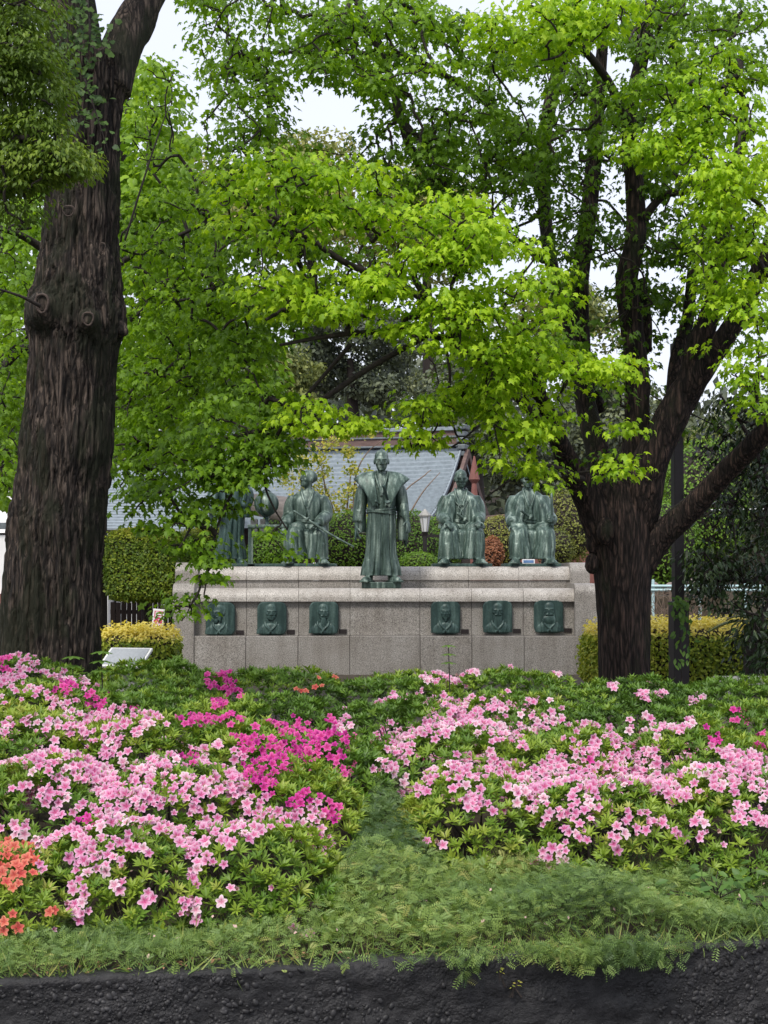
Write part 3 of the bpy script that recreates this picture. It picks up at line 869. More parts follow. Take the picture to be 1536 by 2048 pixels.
def seated(c, label, yaw, pitch, hx=0.0, mat_='bronze', knees=(.19, .19), hem=.36, lean=0.0, knot=True, sword_fn=None, hands=None, coat=False, stool=True, H=.30, pl=(.9, 0), seed=0):
    t = thing('bronze_statue', label, 'statue', c, 0, 'bronze statues on the monument')
    plate(t, pl[0], .80, .045, 'bronze_dark', pl[1], -.12)
    g = Geo(); b0 = .045; kz = .57; ky = -.36
    for s in (-1, 1): foot(g, (s * (hem - .10), ky - .10, b0), -s * -.35 if s < 0 else .35, 1.1)
    # trousers: two wide legs and the cloth between them
    for s, k in ((-1, knees[0]), (1, knees[1])):
        V, Fc = loft([((s * (hem - .155), ky - .01, .115), .185, .16), ((s * (hem - .165), ky - .01, .16), .175, .155), ((s * (k + .0), ky, .36), .15, .14), ((s * k, ky + .02, kz - .02), .13, .12), ((s * k, ky + .08, kz + .05), .07, .07)], 90,
                     lambda th, t_: -.26 * np.exp(-(np.sin(th * 4.5 + s) / .32) ** 2) * (1 - .75 * t_), 5)
        g.add(V, Fc)
        g.tube([(s * k, ky + .03, kz - .02), (s * k * .8, -.12, kz + .0), (s * .10, .08, kz + .01)], [.125, .13, .14], 24, 4)
    V, Fc = loft([((0, ky + .13, .13), hem - .06, .16), ((0, ky + .12, .3), .25, .13), ((0, ky + .14, .5), .22, .12), ((0, ky + .2, .57), .15, .1)], 120, lambda th, t_: -.22 * np.exp(-(np.sin(th * 7) / .32) ** 2) * (1 - .5 * t_), 4)
    g.add(V, Fc)
    g.ell((0, .06, .60), (.25, .22, .15))
    V, Fc = loft([((0, .05, .52), .22, .18), ((lean * .3, .05, .70), .195, .16), ((lean * .7, .045, .92), .225, .16), ((lean, .05, 1.06), .255, .14), ((lean, .06, 1.15), .19, .115), ((lean, .055, 1.215), .085, .085)], 56, None, 4)
    g.add(V, Fc)
    if coat:      # open coat: two front panels hanging from the shoulders
        for s in (-1, 1):
            V, Fc = loft([((s * .24, -.10, .60), .12, .14), ((s * .21, -.06, .75), .115, .14), ((s * .175, -.02, .95), .11, .135), ((s * .14 + lean, .02, 1.12), .08, .10)], 40, lambda th, t_: .05 * np.cos(th * 7), 4)
            g.add(V, Fc)
    for s in (-1, 1):
        sh = np.array((s * .225 + lean, .05, 1.09)); wr = np.array(hands[0 if s < 0 else 1][0])
        el = np.array((s * .285 + lean * .3, .03, .80))
        sleeve(g, [sh, (sh * .45 + el * .55) + np.array((s * .02, 0, 0)), el + np.array((0, -.02, 0)), el * .45 + wr * .55, wr * .88 + el * .12], [.085, .094, .096, .090, .072], None,  None,
               None if coat else (el + np.array((0, .1, 0)), el * .4 + wr * .6, .24, .055))
        g.tube([el * .4 + wr * .6, wr], [.045, .034], 12, 3)
        hand(g, wr, hands[0 if s < 0 else 1][1], hands[0 if s < 0 else 1][2], 1.15, hands[0 if s < 0 else 1][3], -s)
    for s in (-1, 1): g.tube([(s * .085 + lean, .09, 1.24), (s * .095 + lean, -.03, 1.195), (s * .06 + lean * .8, -.10, 1.05), (-s * .01 + lean * .4, -.125, .86), (-s * .04, -.12, .74)], [.013, .016, .015, .013, .011], 8, 5)
    hc = (hx + lean, .02, 1.235)
    head(g, hc, H, yaw, pitch, None, knot, not knot)
    hs = [((hc[0], hc[1], hc[2] + .15), .23)] + [(np.array(h[0]) + unit(np.array(h[1], float)) * .08, .12) for h in hands]
    body(t, g, mat_, .0075, .22, drape(.16, 1.12, .013, 13, hs))
    band(t, (lean * .2, .03, .715), .205, .172, .022, mat_)
    if stool:
        g = Geo(); g.box((0, .12, .42), (.50, .34, .05), bev=.012)
        for s in (-1, 1):
            g.tube([(s * .22, -.02, .045), (s * .22, .26, .42)], .02, 8, 1); g.tube([(s * .22, .26, .045), (s * .22, -.02, .42)], .02, 8, 1)
        lpart('stool', g, M['bronze_dark'], t, False)
    if sword_fn: sword_fn(t)
    return t

def up(px, d=26.75):
    c = at(px, 1133, d); c[2] = zt2 + .002; return c
# second from the left: head turned to the picture's left, sword held across the lap
seated(up(615), 'seated bronze statue looking up to its right with a sword slanting across its lap', -.98, -.20, -.02, 'bronze', (.18, .18), .33, 0.0, False,
       lambda t: sword(t, (-.20, -.42, .86), (.74, -.62, .30), .26, .018, 'bronze'),
       (((-.35, -.26, .62), (-.1, -.9, -.45), (-.3, -.3, .9), .5), ((.18, -.40, .66), (-.75, -.55, -.1), (.2, -.5, .8), .9)), False, True, .30, (.86, .03))
# frontal seated figure, coat tied with a cord, fists on the thighs
def cord(t):
    g = Geo()
    th = np.linspace(0, 2 * math.pi, 19)
    g.add(*tube([(.045 * math.cos(a), -.158, .93 + .04 * math.sin(a)) for a in th], .010, 8, 1, False))
    for s in (-1, 1): g.tube([(s * .045, -.15, .96), (s * .10, -.12, 1.03)], .009, 8, 2); g.tube([(0, -.165, .89), (s * .02, -.17, .80), (s * .015, -.17, .74)], [.01, .012, .015], 8, 3)
    lpart('coat_cord', g, M['bronze'], t)
    sword(t, (-.07, -.24, .83), (.10, -.10, .70), .17, .02, 'bronze')
    g = Geo(); g.tube([(-.30, .12, .60), (-.33, .05, .36), (-.36, -.02, .05)], [.018, .017, .013], 10, 4); lpart('scabbard', g, M['bronze_dark'], t)
seated(up(922), 'seated bronze statue in a corded coat with both hands resting on its thighs', .10, .03, .0, 'bronze_pale', (.20, .20), .34, 0.0, True, cord,
       (((-.24, -.36, .69), (.45, -.75, -.35), (-.2, -.2, .95), .75), ((.26, -.34, .69), (-.15, -.95, -.2), (.1, -.2, .95), 1.0)), True, True, .30, (.92, .0))
# right seated figure with a long staff-like sword held upright
def staff(t):
    g = Geo(); g.tube([(.335, -.33, .05), (.325, -.30, .62), (.315, -.28, 1.16)], [.020, .021, .019], 12, 4); o = lpart('upright_sword', g, M['bronze'], t)
    gg = Geo(); gg.tube([(.324, -.297, .765), (.324, -.297, .785)], [.05, .05], 16, 1); lpart('guard', gg, M['bronze'], o, False)
    sword(t, (-.16, -.26, .87), (.10, -.10, .71), .20, .02, 'bronze')
seated(up(1060), 'seated bronze statue holding a long upright sword, its head behind maple leaves', .0, .08, -.02, 'bronze_pale', (.20, .21), .34, -.01, True, staff,
       (((-.30, -.30, .64), (.3, -.85, -.4), (-.2, -.2, .95), .6), ((.345, -.27, .72), (-.25, -.8, .1), (.85, -.25, .1), 1.25)), True, True, .30, (.88, .0))

# far left: standing figure beside a globe
S5 = up(462)
s5 = thing('bronze_statue', 'standing bronze statue half hidden by leaves beside the globe, farthest left of the five', 'statue', S5, 0, 'bronze statues on the monument')
plate(s5, .78, .7, .045, 'bronze_dark', .02, -.05)
g = Geo(); b0 = .045
for s in (-1, 1): foot(g, (s * .15 - .02, -.10, b0), s * .4, 1.1)
V, Fc = loft([((-.01, .0, .12), .265, .20), ((-.01, .0, .17), .255, .19), ((0, 0, .45), .20, .175), ((.02, 0, .75), .19, .165), ((.02, 0, .95), .185, .15)], 150,
             lambda th, t: -.24 * np.exp(-(np.sin(th * 6.5) / .30) ** 2) * (.45 + .55 * (1 - t)) - .2 * np.exp(-((th - 1.55 * math.pi) / .12) ** 2), 5)
g.add(V, Fc)
V, Fc = loft([((.02, 0, .85), .175, .14), ((.01, 0, 1.05), .20, .15), ((0, .01, 1.22), .23, .14), ((0, .02, 1.31), .19, .12), ((0, .03, 1.38), .085, .085)], 48, None, 4); g.add(V, Fc)
for s in (-1, 1): g.tube([(s * .08, .06, 1.42), (s * .09, -.05, 1.37), (s * .05, -.13, 1.24), (-s * .01, -.155, 1.05)], [.013, .015, .014, .012], 8, 5)
sleeve(g, [(-.19, .02, 1.26), (-.27, .0, 1.12), (-.30, -.05, .95), (-.25, -.14, .86)], [.085, .10, .10, .07], None, None, ((-.31, .06, .95), (-.26, -.12, .92), .22, .05))
hand(g, (-.24, -.15, .86), (.6, -.7, -.2), (-.3, -.5, .8), 1.1, .8, 1)
sleeve(g, [(.19, .02, 1.26), (.25, -.02, 1.14), (.245, -.10, 1.0), (.235, -.17, 1.02)], [.085, .10, .09, .06], None, None, ((.235, -.16, 1.0), (.27, .03, 1.0), .22, .045))
hand(g, (.235, -.18, 1.03), (.12, -.2, 1.0), (.9, .2, .0), 1.2, .12, 1)
head(g, (0, .0, 1.395), .285, .55, .1, None, True, False)
body(s5, g, 'bronze_dark', .0075, .22, drape(.16, 1.3, .012, 13, [((0, 0, 1.55), .23), ((.25, -.2, 1.12), .13)]))
band(s5, (.02, 0, .91), .19, .155, .022, 'bronze_dark')
sword(s5, (-.10, -.24, 1.0), (.16, .10, .84), .2, .017, 'bronze_dark')

gl = thing('bronze_globe', 'bronze globe in a ring on a small table beside the standing statue', 'globe', up(530, 26.6), 0)
g = Geo(); g.ell((.02, 0, .985), (.195, .195, .195), 32, 20); lpart('globe', g, M['bronze'], gl)
g = Geo(); th = np.linspace(0, 2 * math.pi, 49); tl = .5
ring = np.array([(.222 * math.cos(a), 0, .222 * math.sin(a)) for a in th]) @ rotz(1.15).T + np.array((.02, 0, .985)); g.add(*tube(ring, .014, 8, 1, False)); lpart('meridian_ring', g, M['bronze_dark'], gl)
g = Geo(); g.tube([(.03, 0, .64), (.03, 0, .69), (.02, 0, .78)], [.06, .025, .035], 14, 4); lpart('globe_foot', g, M['bronze_dark'], gl)
g = Geo(); g.box((.05, 0, .625), (.62, .42, .05), bev=.01); lpart('table_top', g, M['bronze'], gl, False)
for sx in (-1, 1):
    for sy in (-1, 1):
        g = Geo(); g.box((.05 + sx * .275, sy * .17, .31), (.05, .05, .58), bev=.008); lpart('leg', g, M['bronze'], gl, False)
g = Geo().box((.05, 0, .0225), (.62, .5, .041), bev=.006); lpart('base_plate', g, M['bronze_dark'], gl, False)
# ------------------------------------------------------------------ shrine hall
AN = math.radians(16)
rd = np.array((math.cos(AN), -math.sin(AN), 0)); fn = np.array((-math.sin(AN), -math.cos(AN), 0))
A0 = at(918, 893, 46.5)
hall = thing('shrine_hall', 'shrine hall with a blue grey tiled roof and open gable behind the statues', 'shrine', (A0[0], A0[1], 0))
W_, H_, L_ = 3.3, 2.25, 6.9
def roofpt(u, s, side=1, lift=0.0, n_=fn):
    """u along the ridge to the left, s 0 ridge .. 1 eave"""
    sweep = .22 * max(0, 1 - u / 1.6) ** 2 * s
    return A0 - rd * u + n_ * side * W_ * s + np.array((0, 0, -H_ * (1.42 * s - .42 * s * s) + lift + sweep))
def roof_courses(nc, u0, u1, side, m=8):
    g = Geo()
    for c in range(nc):
        s0, s1 = c / nc, (c + 1) / nc + .004
        us = np.linspace(u0, u1, m)
        a = [roofpt(u, s0, side, .0) for u in us]; b = [roofpt(u, s1, side, .085) for u in us]; d = [roofpt(u, s1, side, -.03) for u in us]
        V = a + b + d
        Fc = [(i, i + 1, m + i + 1, m + i) for i in range(m - 1)] + [(m + i, m + i + 1, 2 * m + i + 1, 2 * m + i) for i in range(m - 1)]
        g.add(V, Fc)
    return g
stuffpart(gpart('roof_tiles', roof_courses(22, -.05, L_, 1), M['roof_tile'], hall))
stuffpart(gpart('rear_roof_tiles', roof_courses(12, -.05, L_, -1), M['roof_tile'], hall))
def obox(c, lx, ly, lz, g=None, an=AN):
    g = g or Geo(); return g.box(c, (lx, ly, lz), -an, bev=.01)
mid = A0 - rd * (L_ / 2 - .0)
gpart('ridge_beam', obox(mid + (0, 0, .12), L_, .42, .22), M['old_wood'], hall)
gpart('ridge_moulding', obox(mid + (0, 0, .015), L_ + .05, .56, .05), M['roof_dark'], hall)
gpart('ridge_moulding', obox(mid + (0, 0, .26), L_ + .05, .50, .05), M['roof_dark'], hall)
gpart('ridge_band', obox(mid + (0, 0, .36), L_, .36, .14), M['old_wood'], hall)
gpart('ridge_cap', obox(mid + (0, 0, .48), L_ + .15, .50, .10), M['roof_tile'], hall)
g = Geo()
for k, (z, w, dd) in enumerate(((.52, .30, .62), (.34, .24, .5), (.16, .22, .56), (-.02, .26, .48), (-.2, .2, .36))): g.box(A0 + rd * .10 + (0, 0, z), (w, dd, .15), -AN, bev=.05)
gpart('ridge_end_tile', g, M['roof_dark'], hall)
for side in (1, -1):
    for off, th, nm, mm in ((.14, .10, 'barge_board', 'old_wood'), (.0, .05, 'verge_tile', 'roof_tile')):
        g = Geo(); P = [roofpt(0, s, side) + rd * (off + .05) for s in np.linspace(0, 1.03, 12)]
        for a, b in zip(P[:-1], P[1:]):
            dn = np.array((0, 0, -.30 if nm == 'barge_board' else -.06)); o = rd * th; z0 = np.array((0, 0, -.05 if nm == 'barge_board' else .05))
            V = [a + z0, b + z0, b + z0 + o, a + z0 + o, a + dn, b + dn, b + dn + o, a + dn + o]
            g.add(V, [(0, 1, 2, 3), (4, 7, 6, 5), (0, 4, 5, 1), (3, 2, 6, 7), (0, 3, 7, 4), (1, 5, 6, 2)])
        gpart(nm, g, M[mm], hall)
# gable wall, recessed, with pale infill
g = Geo(); P = [roofpt(.45, s, 1, -.22) for s in np.linspace(.02, .95, 10)]; P2 = [roofpt(.45, s, -1, -.22) for s in np.linspace(.02, .95, 10)]
V = P + P2[::-1]; g.add(V + [p - rd * .1 for p in V], [tuple(range(len(V))), tuple(range(2 * len(V) - 1, len(V) - 1, -1))])
gpart('gable_wall', g, M['dark_wood'], hall)
g = Geo(); a, b, c = roofpt(.27, .14, 1, -.30), roofpt(.27, .50, 1, -.30), roofpt(.27, .16, 1, -1.12)
g.add([a, b, c, a - rd * .05, b - rd * .05, c - rd * .05], [(0, 1, 2), (5, 4, 3), (0, 3, 4, 1), (1, 4, 5, 2), (2, 5, 3, 0)])
gpart('gable_panel', g, M['cream'], hall)
g = Geo(); q = roofpt(.2, 0, 1)
g.box(q + (0, 0, -1.0), (.10, .16, 1.7), -AN); g.box(q + (0, 0, -1.5) + fn * 0, (.12, 3.4, .16), -AN, bev=.02); g.ell(q + rd * .25 + (0, 0, -.55), (.10, .16, .30), 10, 8)
gpart('gable_beam', g, M['old_wood'], hall)
wc = A0 - rd * (L_ / 2 + .2); g = Geo().box((wc[0], wc[1], (A0[2] - H_) / 2), (L_ - .8, 2 * W_ - 1.6, A0[2] - H_ + .25), -AN); gpart('wall', g, M['dark_wood'], hall)
for k in range(9):
    u = .5 + k * .76; q = A0 - rd * u + fn * (W_ - .75); gpart('post', Geo().box((q[0], q[1], 1.45), (.16, .16, 2.9), -AN, bev=.01), M['old_wood'], hall)
# lower wing on the left
B0 = at(622, 914, 49.0)
wing = thing('shrine_wing', 'lower shrine wing with a brown ridge wall left of the tiled hall roof', 'shrine', (B0[0], B0[1], 0))
g = Geo()
for c in range(20):
    s0, s1 = c / 20, (c + 1) / 20 + .004
    def wp(x, s, l): return np.array((B0[0] - x, B0[1] - 3.4 * s, B0[2] - .35 - 1.9 * (1.3 * s - .3 * s * s) + l))
    V = [wp(.35, s0, 0), wp(4.6, s0, 0), wp(4.6, s1, .03), wp(.35, s1, .03), wp(4.6, s1, -.02), wp(.35, s1, -.02)]; g.add(V, [(0, 1, 2, 3), (3, 2, 4, 5)])
stuffpart(gpart('roof_tiles', g, M['roof_tile'], wing))
gpart('ridge_wall', Geo().box((B0[0] - 2.3, B0[1], B0[2] - .15), (4.6, .5, .50), bev=.02), M['old_wood'], wing)
gpart('ridge_cap', Geo().box((B0[0] - 2.3, B0[1], B0[2] + .14), (4.7, .75, .09), bev=.02), M['roof_dark'], wing)
gpart('ridge_line', Geo().box((B0[0] - 2.3, B0[1] - .28, B0[2] - .08), (4.6, .06, .06)), M['roof_dark'], wing)
gpart('corner_post', Geo().box((B0[0] + .05, B0[1] - .35, B0[2] - .65), (.13, .13, 1.3)), M['old_wood'], wing)
gpart('wall', Geo().box((B0[0] - 2.4, B0[1] - .6, (B0[2] - 2.0) / 2), (4.2, 4.2, B0[2] - 2.0)), M['dark_wood'], wing)

# pale house on the left
HC = at(120, 1150, 41.0)
house = thing('white_house', 'white walled house with a pale slatted roof seen past the ginkgo trunk', 'house', (HC[0], HC[1], 0))
def X(px, d=41.0): return xpx(px, d)
zt = zpx(1070, 41.0)
gpart('wall', Geo().box(((X(-260) + X(216)) / 2, 43.5, zt / 2), (X(216) - X(-260), 5.0, zt)), M['plaster'], house)
gpart('upper_wall', Geo().box(((X(-260) + X(40)) / 2, 44.5, (zt + zpx(980, 41)) / 2 + .1), (X(40) - X(-260), 3.4, zpx(980, 41) - zt)), M['plaster'], house)
gpart('eave_board', Geo().box(((X(-260) + X(60)) / 2, 40.93, zpx(1052, 41)), (X(60) - X(-260), .12, .16)), M['roof_dark'], house)
g = Geo()
for c in range(24):
    s0, s1 = c / 24, (c + 1) / 24 + .004
    def hp(px, s, l): 
        d = 40.4 + 3.6 * (1 - s); q = at(px, 1150, 41.0); return np.array((q[0], d, zpx(1072, 41) + .15 + 1.75 * (1 - s) + l))
    V = [hp(196, s0, 0), hp(430, s0, 0), hp(430, s1, .035), hp(196, s1, .035), hp(430, s1, -.01), hp(196, s1, -.01)]; g.add(V, [(0, 1, 2, 3), (3, 2, 4, 5)])
stuffpart(gpart('roof_slats', g, M['roof_tile'], house))
g = Geo(); a, b = at(200, 1060, 40.5), at(222, 1076, 40.35); gpart('gutter', g.tube([a, b, b + (2.6, 0, 0)], .045, 8, 1), M['roof_dark'], house)
gpart('side_wall', Geo().box(((X(222) + X(430)) / 2, 43.9, zt / 2 - .05), (X(430) - X(222) - .01, 4.2, zt)), M['plaster'], house)
gpart('lower_band', Geo().box((X(-100), 40.95, .5), (4.6, .08, 1.0)), M['red_wood'], house)

# white gate post, plank fence, round mirror, slanted sign
tag(gpart('gate_post', Geo().box((xpx(209, 31), 31, .6 + .0), (.085, .1, zpx(1085, 31) + .0 - .0), bev=.008), M['white_paint']), 'narrow white post between the ginkgo trunk and the clipped box tree', 'post')
fe = thing('plank_fence', 'low dark brown plank fence under the clipped box tree', 'fence', at(285, 1345, 30.0) * np.array((1, 1, 0)))
x = xpx(221, 30)
while x < xpx(346, 30):
    w = random.uniform(.085, .105); h = zpx(1203, 30) + random.uniform(-.02, .01)
    gpart('board', Geo().box((x + w / 2, 30 + random.uniform(-.006, .006), h / 2), (w - .010, .025, h), bev=.004), M['fence_wood'], fe); x += w
for z in (.35, .80): gpart('rail', Geo().box((xpx(283, 30), 30.05, z), (xpx(346, 30) - xpx(221, 30), .05, .07)), M['fence_wood'], fe)
mi = thing('round_mirror', 'small round mirror in a pale rim in front of the plank fence', 'mirror', at(330, 1210, 28.5))
V, Fc = loft([((0, 0, 0), .070, .070), ((0, 0, .006), .066, .066), ((0, 0, .022), .03, .03), ((0, 0, .026), .004, .004)], 28, None, 2); V = V @ rotx(math.pi / 2).T
link('mirror_glass', mesh_np('mirror_glass', V, np.array(Geo().add(V, Fc).arrays()[1]), True), M['mirror'], mi)
th = np.linspace(0, 2 * math.pi, 33); g = Geo(); g.add(*tube([(.078 * math.cos(a), -.004, .078 * math.sin(a)) for a in th], .011, 8, 1, False)); lpart('rim', g, M['rust'], mi)
g = Geo(); mz = at(330, 1210, 28.5)[2]; g.tube([(0, .03, -mz), (0, .03, .05)], .016, 8, 1); lpart('post', g, M['dark_wood'], mi)
sg = at(314, 1262, 26.5)
sign = thing('slanted_sign', 'slanted white sign with a red panel and white Japanese lettering above the yellow hedge', 'sign', sg)
sc_ = 26.5 / F; tilt = .085
def srot(o, y, z=0, x=0): o.rotation_euler = (0, tilt, 0); return o
srot(lpart('sign_board', Geo().box((0, .01, 6 * sc_), (23 * sc_, .02, 76 * sc_), bev=.004), M['white_paint'], sign, False), 0)
srot(lpart('sign_panel', Geo().box((0, -.003, 6 * sc_), (16.5 * sc_, .006, 68 * sc_)), M['sign_red'], sign, False), 0)
srot(lpart('sign_leg', Geo().box((0, .03, -sg[2] / 2), (.04, .03, sg[2])), M['white_paint'], sign, False), 0)
for k, ch in enumerate('月次祭'):
    cu = bpy.data.curves.new('letter', 'FONT'); cu.body = ch; cu.size = 19.5 * sc_; cu.align_x = 'CENTER'; cu.align_y = 'CENTER'; cu.extrude = .0012; cu.offset = .0016
    tmp = bpy.data.objects.new('tmp', cu); COL.objects.link(tmp)
    me = bpy.data.meshes.new_from_object(tmp.evaluated_get(bpy.context.evaluated_depsgraph_get())); bpy.data.objects.remove(tmp)
    me.name = 'letter'; me.materials.clear(); me.materials.append(M['white_paint'])
    o = link('letter', me, None, sign); z = (29 - 21.5 * k) * sc_
    o.rotation_euler = (math.pi / 2, tilt, 0); o.location = (z * math.tan(tilt), -.0085, z)

# stone-mounted panel near the ginkgo
pc = at(252, 1316, 17.2)
ip = thing('information_panel', 'sloping pale information panel on a stone base beside the ginkgo trunk', 'information panel', (pc[0], pc[1], 0))
def ipb(c, s, rx=.0, **k):
    return Geo().box(np.array(c) + (pc[0], pc[1], pc[2]), s, -.28, rx, **k)
gpart('panel_frame', ipb((0, 0, 0), (.46, .34, .03), -.62 + 1.15, bev=.006), M['white_paint'], ip)
gpart('panel_face', ipb((0, -.009, .014), (.41, .29, .012), -.62 + 1.15), M['pale_panel'], ip)
gpart('stone_base', Geo().box((pc[0] + .02, pc[1] + .12, pc[2] / 2 - .1), (.50, .30, pc[2] - .12), -.28, bev=.02), M['grey_stone'], ip)

# lantern post, pointed post, red wall, log
lp = at(850, 1130, 30.6); k_ = 30.6 / F
lamp = thing('lantern_post', 'grey lantern with frosted glass on a post beside the seated statue', 'lamp', (lp[0], lp[1], 0))
def lz(py): return zpx(py, 30.6)
g = Geo(); g.add(*loft([((0, 0, lz(1064)), 5.5 * k_, 5.5 * k_), ((0, 0, lz(1033)), 10.5 * k_, 10.5 * k_)], 6, None, 1)); V, T = g.arrays(); link('lamp_glass', mesh_np('lamp_glass', V, T), M['lamp_glass'], lamp)
g = Geo(); g.add(*loft([((0, 0, lz(1033)), 13 * k_, 13 * k_), ((0, 0, lz(1030)), 13 * k_, 13 * k_), ((0, 0, lz(1022)), 5 * k_, 5 * k_), ((0, 0, lz(1018)), 1.5 * k_, 1.5 * k_)], 6, None, 1)); lpart('lamp_cap', g, M['lamp_metal'], lamp, False)
g = Geo()
for a in range(6): g.tube([(5.6 * k_ * math.cos(a * math.pi / 3), 5.6 * k_ * math.sin(a * math.pi / 3), lz(1064)), (10.6 * k_ * math.cos(a * math.pi / 3), 10.6 * k_ * math.sin(a * math.pi / 3), lz(1033))], .008, 6, 1)
lpart('lamp_frame', g, M['lamp_metal'], lamp, False)
g = Geo(); g.tube([(0, 0, -.05), (0, 0, lz(1072)), (0, 0, lz(1064))], [.045, .04, .06], 10, 1); g.box((.26, 0, lz(1072)), (.46, .05, .05)); lpart('lamp_post', g, M['steel_brown'], lamp, False)
pp = at(949, 1130, 44.0); k4 = 44.0 / F
g = Geo(); V, Fc = loft([((pp[0], 44, 0), 9 * k4, 9 * k4), ((pp[0], 44, zpx(1000, 44)), 8 * k4, 8 * k4), ((pp[0], 44, zpx(967, 44)), 5 * k4, 5 * k4), ((pp[0], 44, zpx(963, 44)), 8 * k4, 8 * k4), ((pp[0], 44, zpx(959, 44)), 11 * k4, 11 * k4), ((pp[0], 44, zpx(912, 44)), 1.5 * k4, 1.5 * k4)], 8, None, 1); g.add(V, Fc)
tag(gpart('pointed_post', g, M['red_wood']), 'reddish brown pointed post rising beside the open gable', 'post')
rw = at(1000, 1060, 40.0)
rwt = thing('red_wall', 'low reddish brown wall with a sloping coping right of the seated corded statue', 'wall', (rw[0], rw[1], 0))
gpart('wall', Geo().box((rw[0] + .9, 40, zpx(1040, 40) / 2), (3.2, .2, zpx(1040, 40)), .0), M['red_wood'], rwt)
gpart('coping', Geo().box((rw[0] + .9, 39.98, zpx(1028, 40)), (3.4, .45, .12), 0, 0, -.09, bev=.02), M['old_wood'], rwt)
la, lb = at(470, 1004, 29.5), at(592, 1022, 29.0)
lg = thing('weathered_log', 'thick weathered grey log lying on short stone posts behind the globe', 'log', ((la + lb) / 2) * np.array((1, 1, 0)))
g = Geo(); V, Fc = tube([la, (la + lb) / 2 + (0, 0, .01), lb], [.17, .20, .23], 28, 6)
V = V + (unit(V - (la + lb) / 2) * (.03 * (fbm(V * np.array((2, 9, 9)), 3) - .5))[:, None]); g.add(V, Fc); gpart('trunk', g, M['log_wood'], lg, True)
for px in (508, 527, 575):
    q = at(px, 1100, 29.2); gpart('stone_post', Geo().box((q[0], 29.25, (zpx(1040, 29.2)) / 2), (.12, .14, zpx(1036, 29.2)), bev=.01), M['grey_stone'], lg)
tag(gpart('white_box', Geo().box((xpx(632, 28.5), 28.5, zpx(1130, 28.5) / 2 + .1), (.10, .1, zpx(1120, 28.5) - .2), bev=.01), M['white_paint']), 'small white marker showing between the feet of the statue with the slanting sword', 'marker')
nb = at(1057, 1123, 28.2)
sgn = thing('small_notice', 'small blue and white notice board behind the feet of the right seated statue', 'notice', nb)
lpart('notice_board', Geo().box((0, 0, 0), (.21, .02, .09), bev=.004), M['white_paint'], sgn, False)
lpart('notice_band', Geo().box((0, -.012, .0), (.17, .004, .045)), plain('notice_blue', (.12, .22, .42), .5), sgn, False)
lpart('notice_post', Geo().box((0, .02, -nb[2] / 2), (.03, .03, nb[2])), M['white_paint'], sgn, False)

# right side: dark pole, bench, railing, rocks, net
pl_ = at(1357, 1345, 19.0); k_ = 19.0 / F
pole = thing('steel_post', 'tall dark brown square steel post with a thicker base right of the maple trunk', 'post', (pl_[0], 19.0, 0))
gpart('shaft', Geo().box((pl_[0], 19.0, zpx(740, 19) / 2 + .3), (20 * k_, 20 * k_, zpx(740, 19)), .2, bev=.006), M['steel_brown'], pole)
gpart('base_sleeve', Geo().box((pl_[0] + .005, 19.0, zpx(1199, 19) / 2 - .02), (32 * k_, 32 * k_, zpx(1199, 19)), .2, bev=.006), M['steel_brown'], pole)
bq = at(1495, 1362, 17.8)
bench = thing('stone_bench', 'long grey stone bench slab at the right edge behind the azaleas', 'bench', (bq[0], bq[1], 0))
gpart('bench_top', Geo().box((bq[0], bq[1], bq[2]), (.66, .36, .085), bev=.012), M['grey_stone'], bench)
for s in (-1, 1): gpart('leg', Geo().box((bq[0] + s * .22, bq[1], bq[2] / 2 - .03), (.10, .28, bq[2] - .03), bev=.01), M['grey_stone'], bench)
rl = at(1370, 1175, 28.0)
rail = thing('blue_railing', 'pale blue metal railing beyond the maple trunk', 'railing', (rl[0], 28, 0))
for py in (1172, 1180): gpart('rail', Geo().tube([at(1230, py, 28), at(1560, py, 28)], .022, 8, 1), M['blue_rail'], rail)
for px in (1240, 1306, 1400, 1490): gpart('post', Geo().tube([np.array((xpx(px, 28), 28.03, 0)), at(px, 1160, 28.03)], .025, 8, 1), M['blue_rail'], rail)
rng2 = np.random.default_rng(5)
for k in range(26):
    px, py = rng2.uniform(1296, 1420), 0
    lay = k % 3; py = 1176 - lay * 7 + rng2.uniform(-2, 2); q = at(px, py, 31 + rng2.uniform(-.3, .3))
    V, Fc = ellipsoid(9, 6); V = V * (1 + .5 * (fbm(V * 1.7 + k * 3, 3) - .45))[:, None]
    o = gpart('rock', Geo().add(V * np.array((.075, .07, .05)) * rng2.uniform(.8, 1.3) + q, Fc), M['rock'])
    tag(o, 'brown rock of the low pile beyond the blue railing', 'rock', 'piled brown rocks beyond the railing')
qb = at(1355, 1190, 31.2); tag(gpart('rock_bank', Geo().box((qb[0], 31.3, qb[2] / 2), (1.6, .9, qb[2] - .02), bev=.05), M['soil']), 'low earth bank under the pile of brown rocks', 'bank', kind='structure')
tag(gpart('green_net', Geo().box((xpx(1195, 29), 29.4, zpx(1250, 29.4)), (.35, .03, .16), bev=.004), M['green_net']), 'bright green netting panel between the monument and the maple trunk', 'net')
g = Geo()
for k in range(90):
    b = at(random.uniform(1300, 1400), 1275, 24.5 + random.uniform(-.3, .3)); b[2] = .1
    tp = b + np.array((random.uniform(-.3, .3), random.uniform(-.2, .2), random.uniform(.6, 1.15)))
    md = (b + tp) / 2 + np.array((random.uniform(-.12, .12), random.uniform(-.1, .1), .1))
    g.tube([b, md, tp, tp + np.array((random.uniform(-.2, .2), 0, random.uniform(-.15, .1)))], [.007, .006, .005, .003], 4, 3)
tag(gpart('bare_shrub', g, M['dry_twig']), 'leafless brown twiggy shrub between the maple trunk and the steel post', 'shrub')
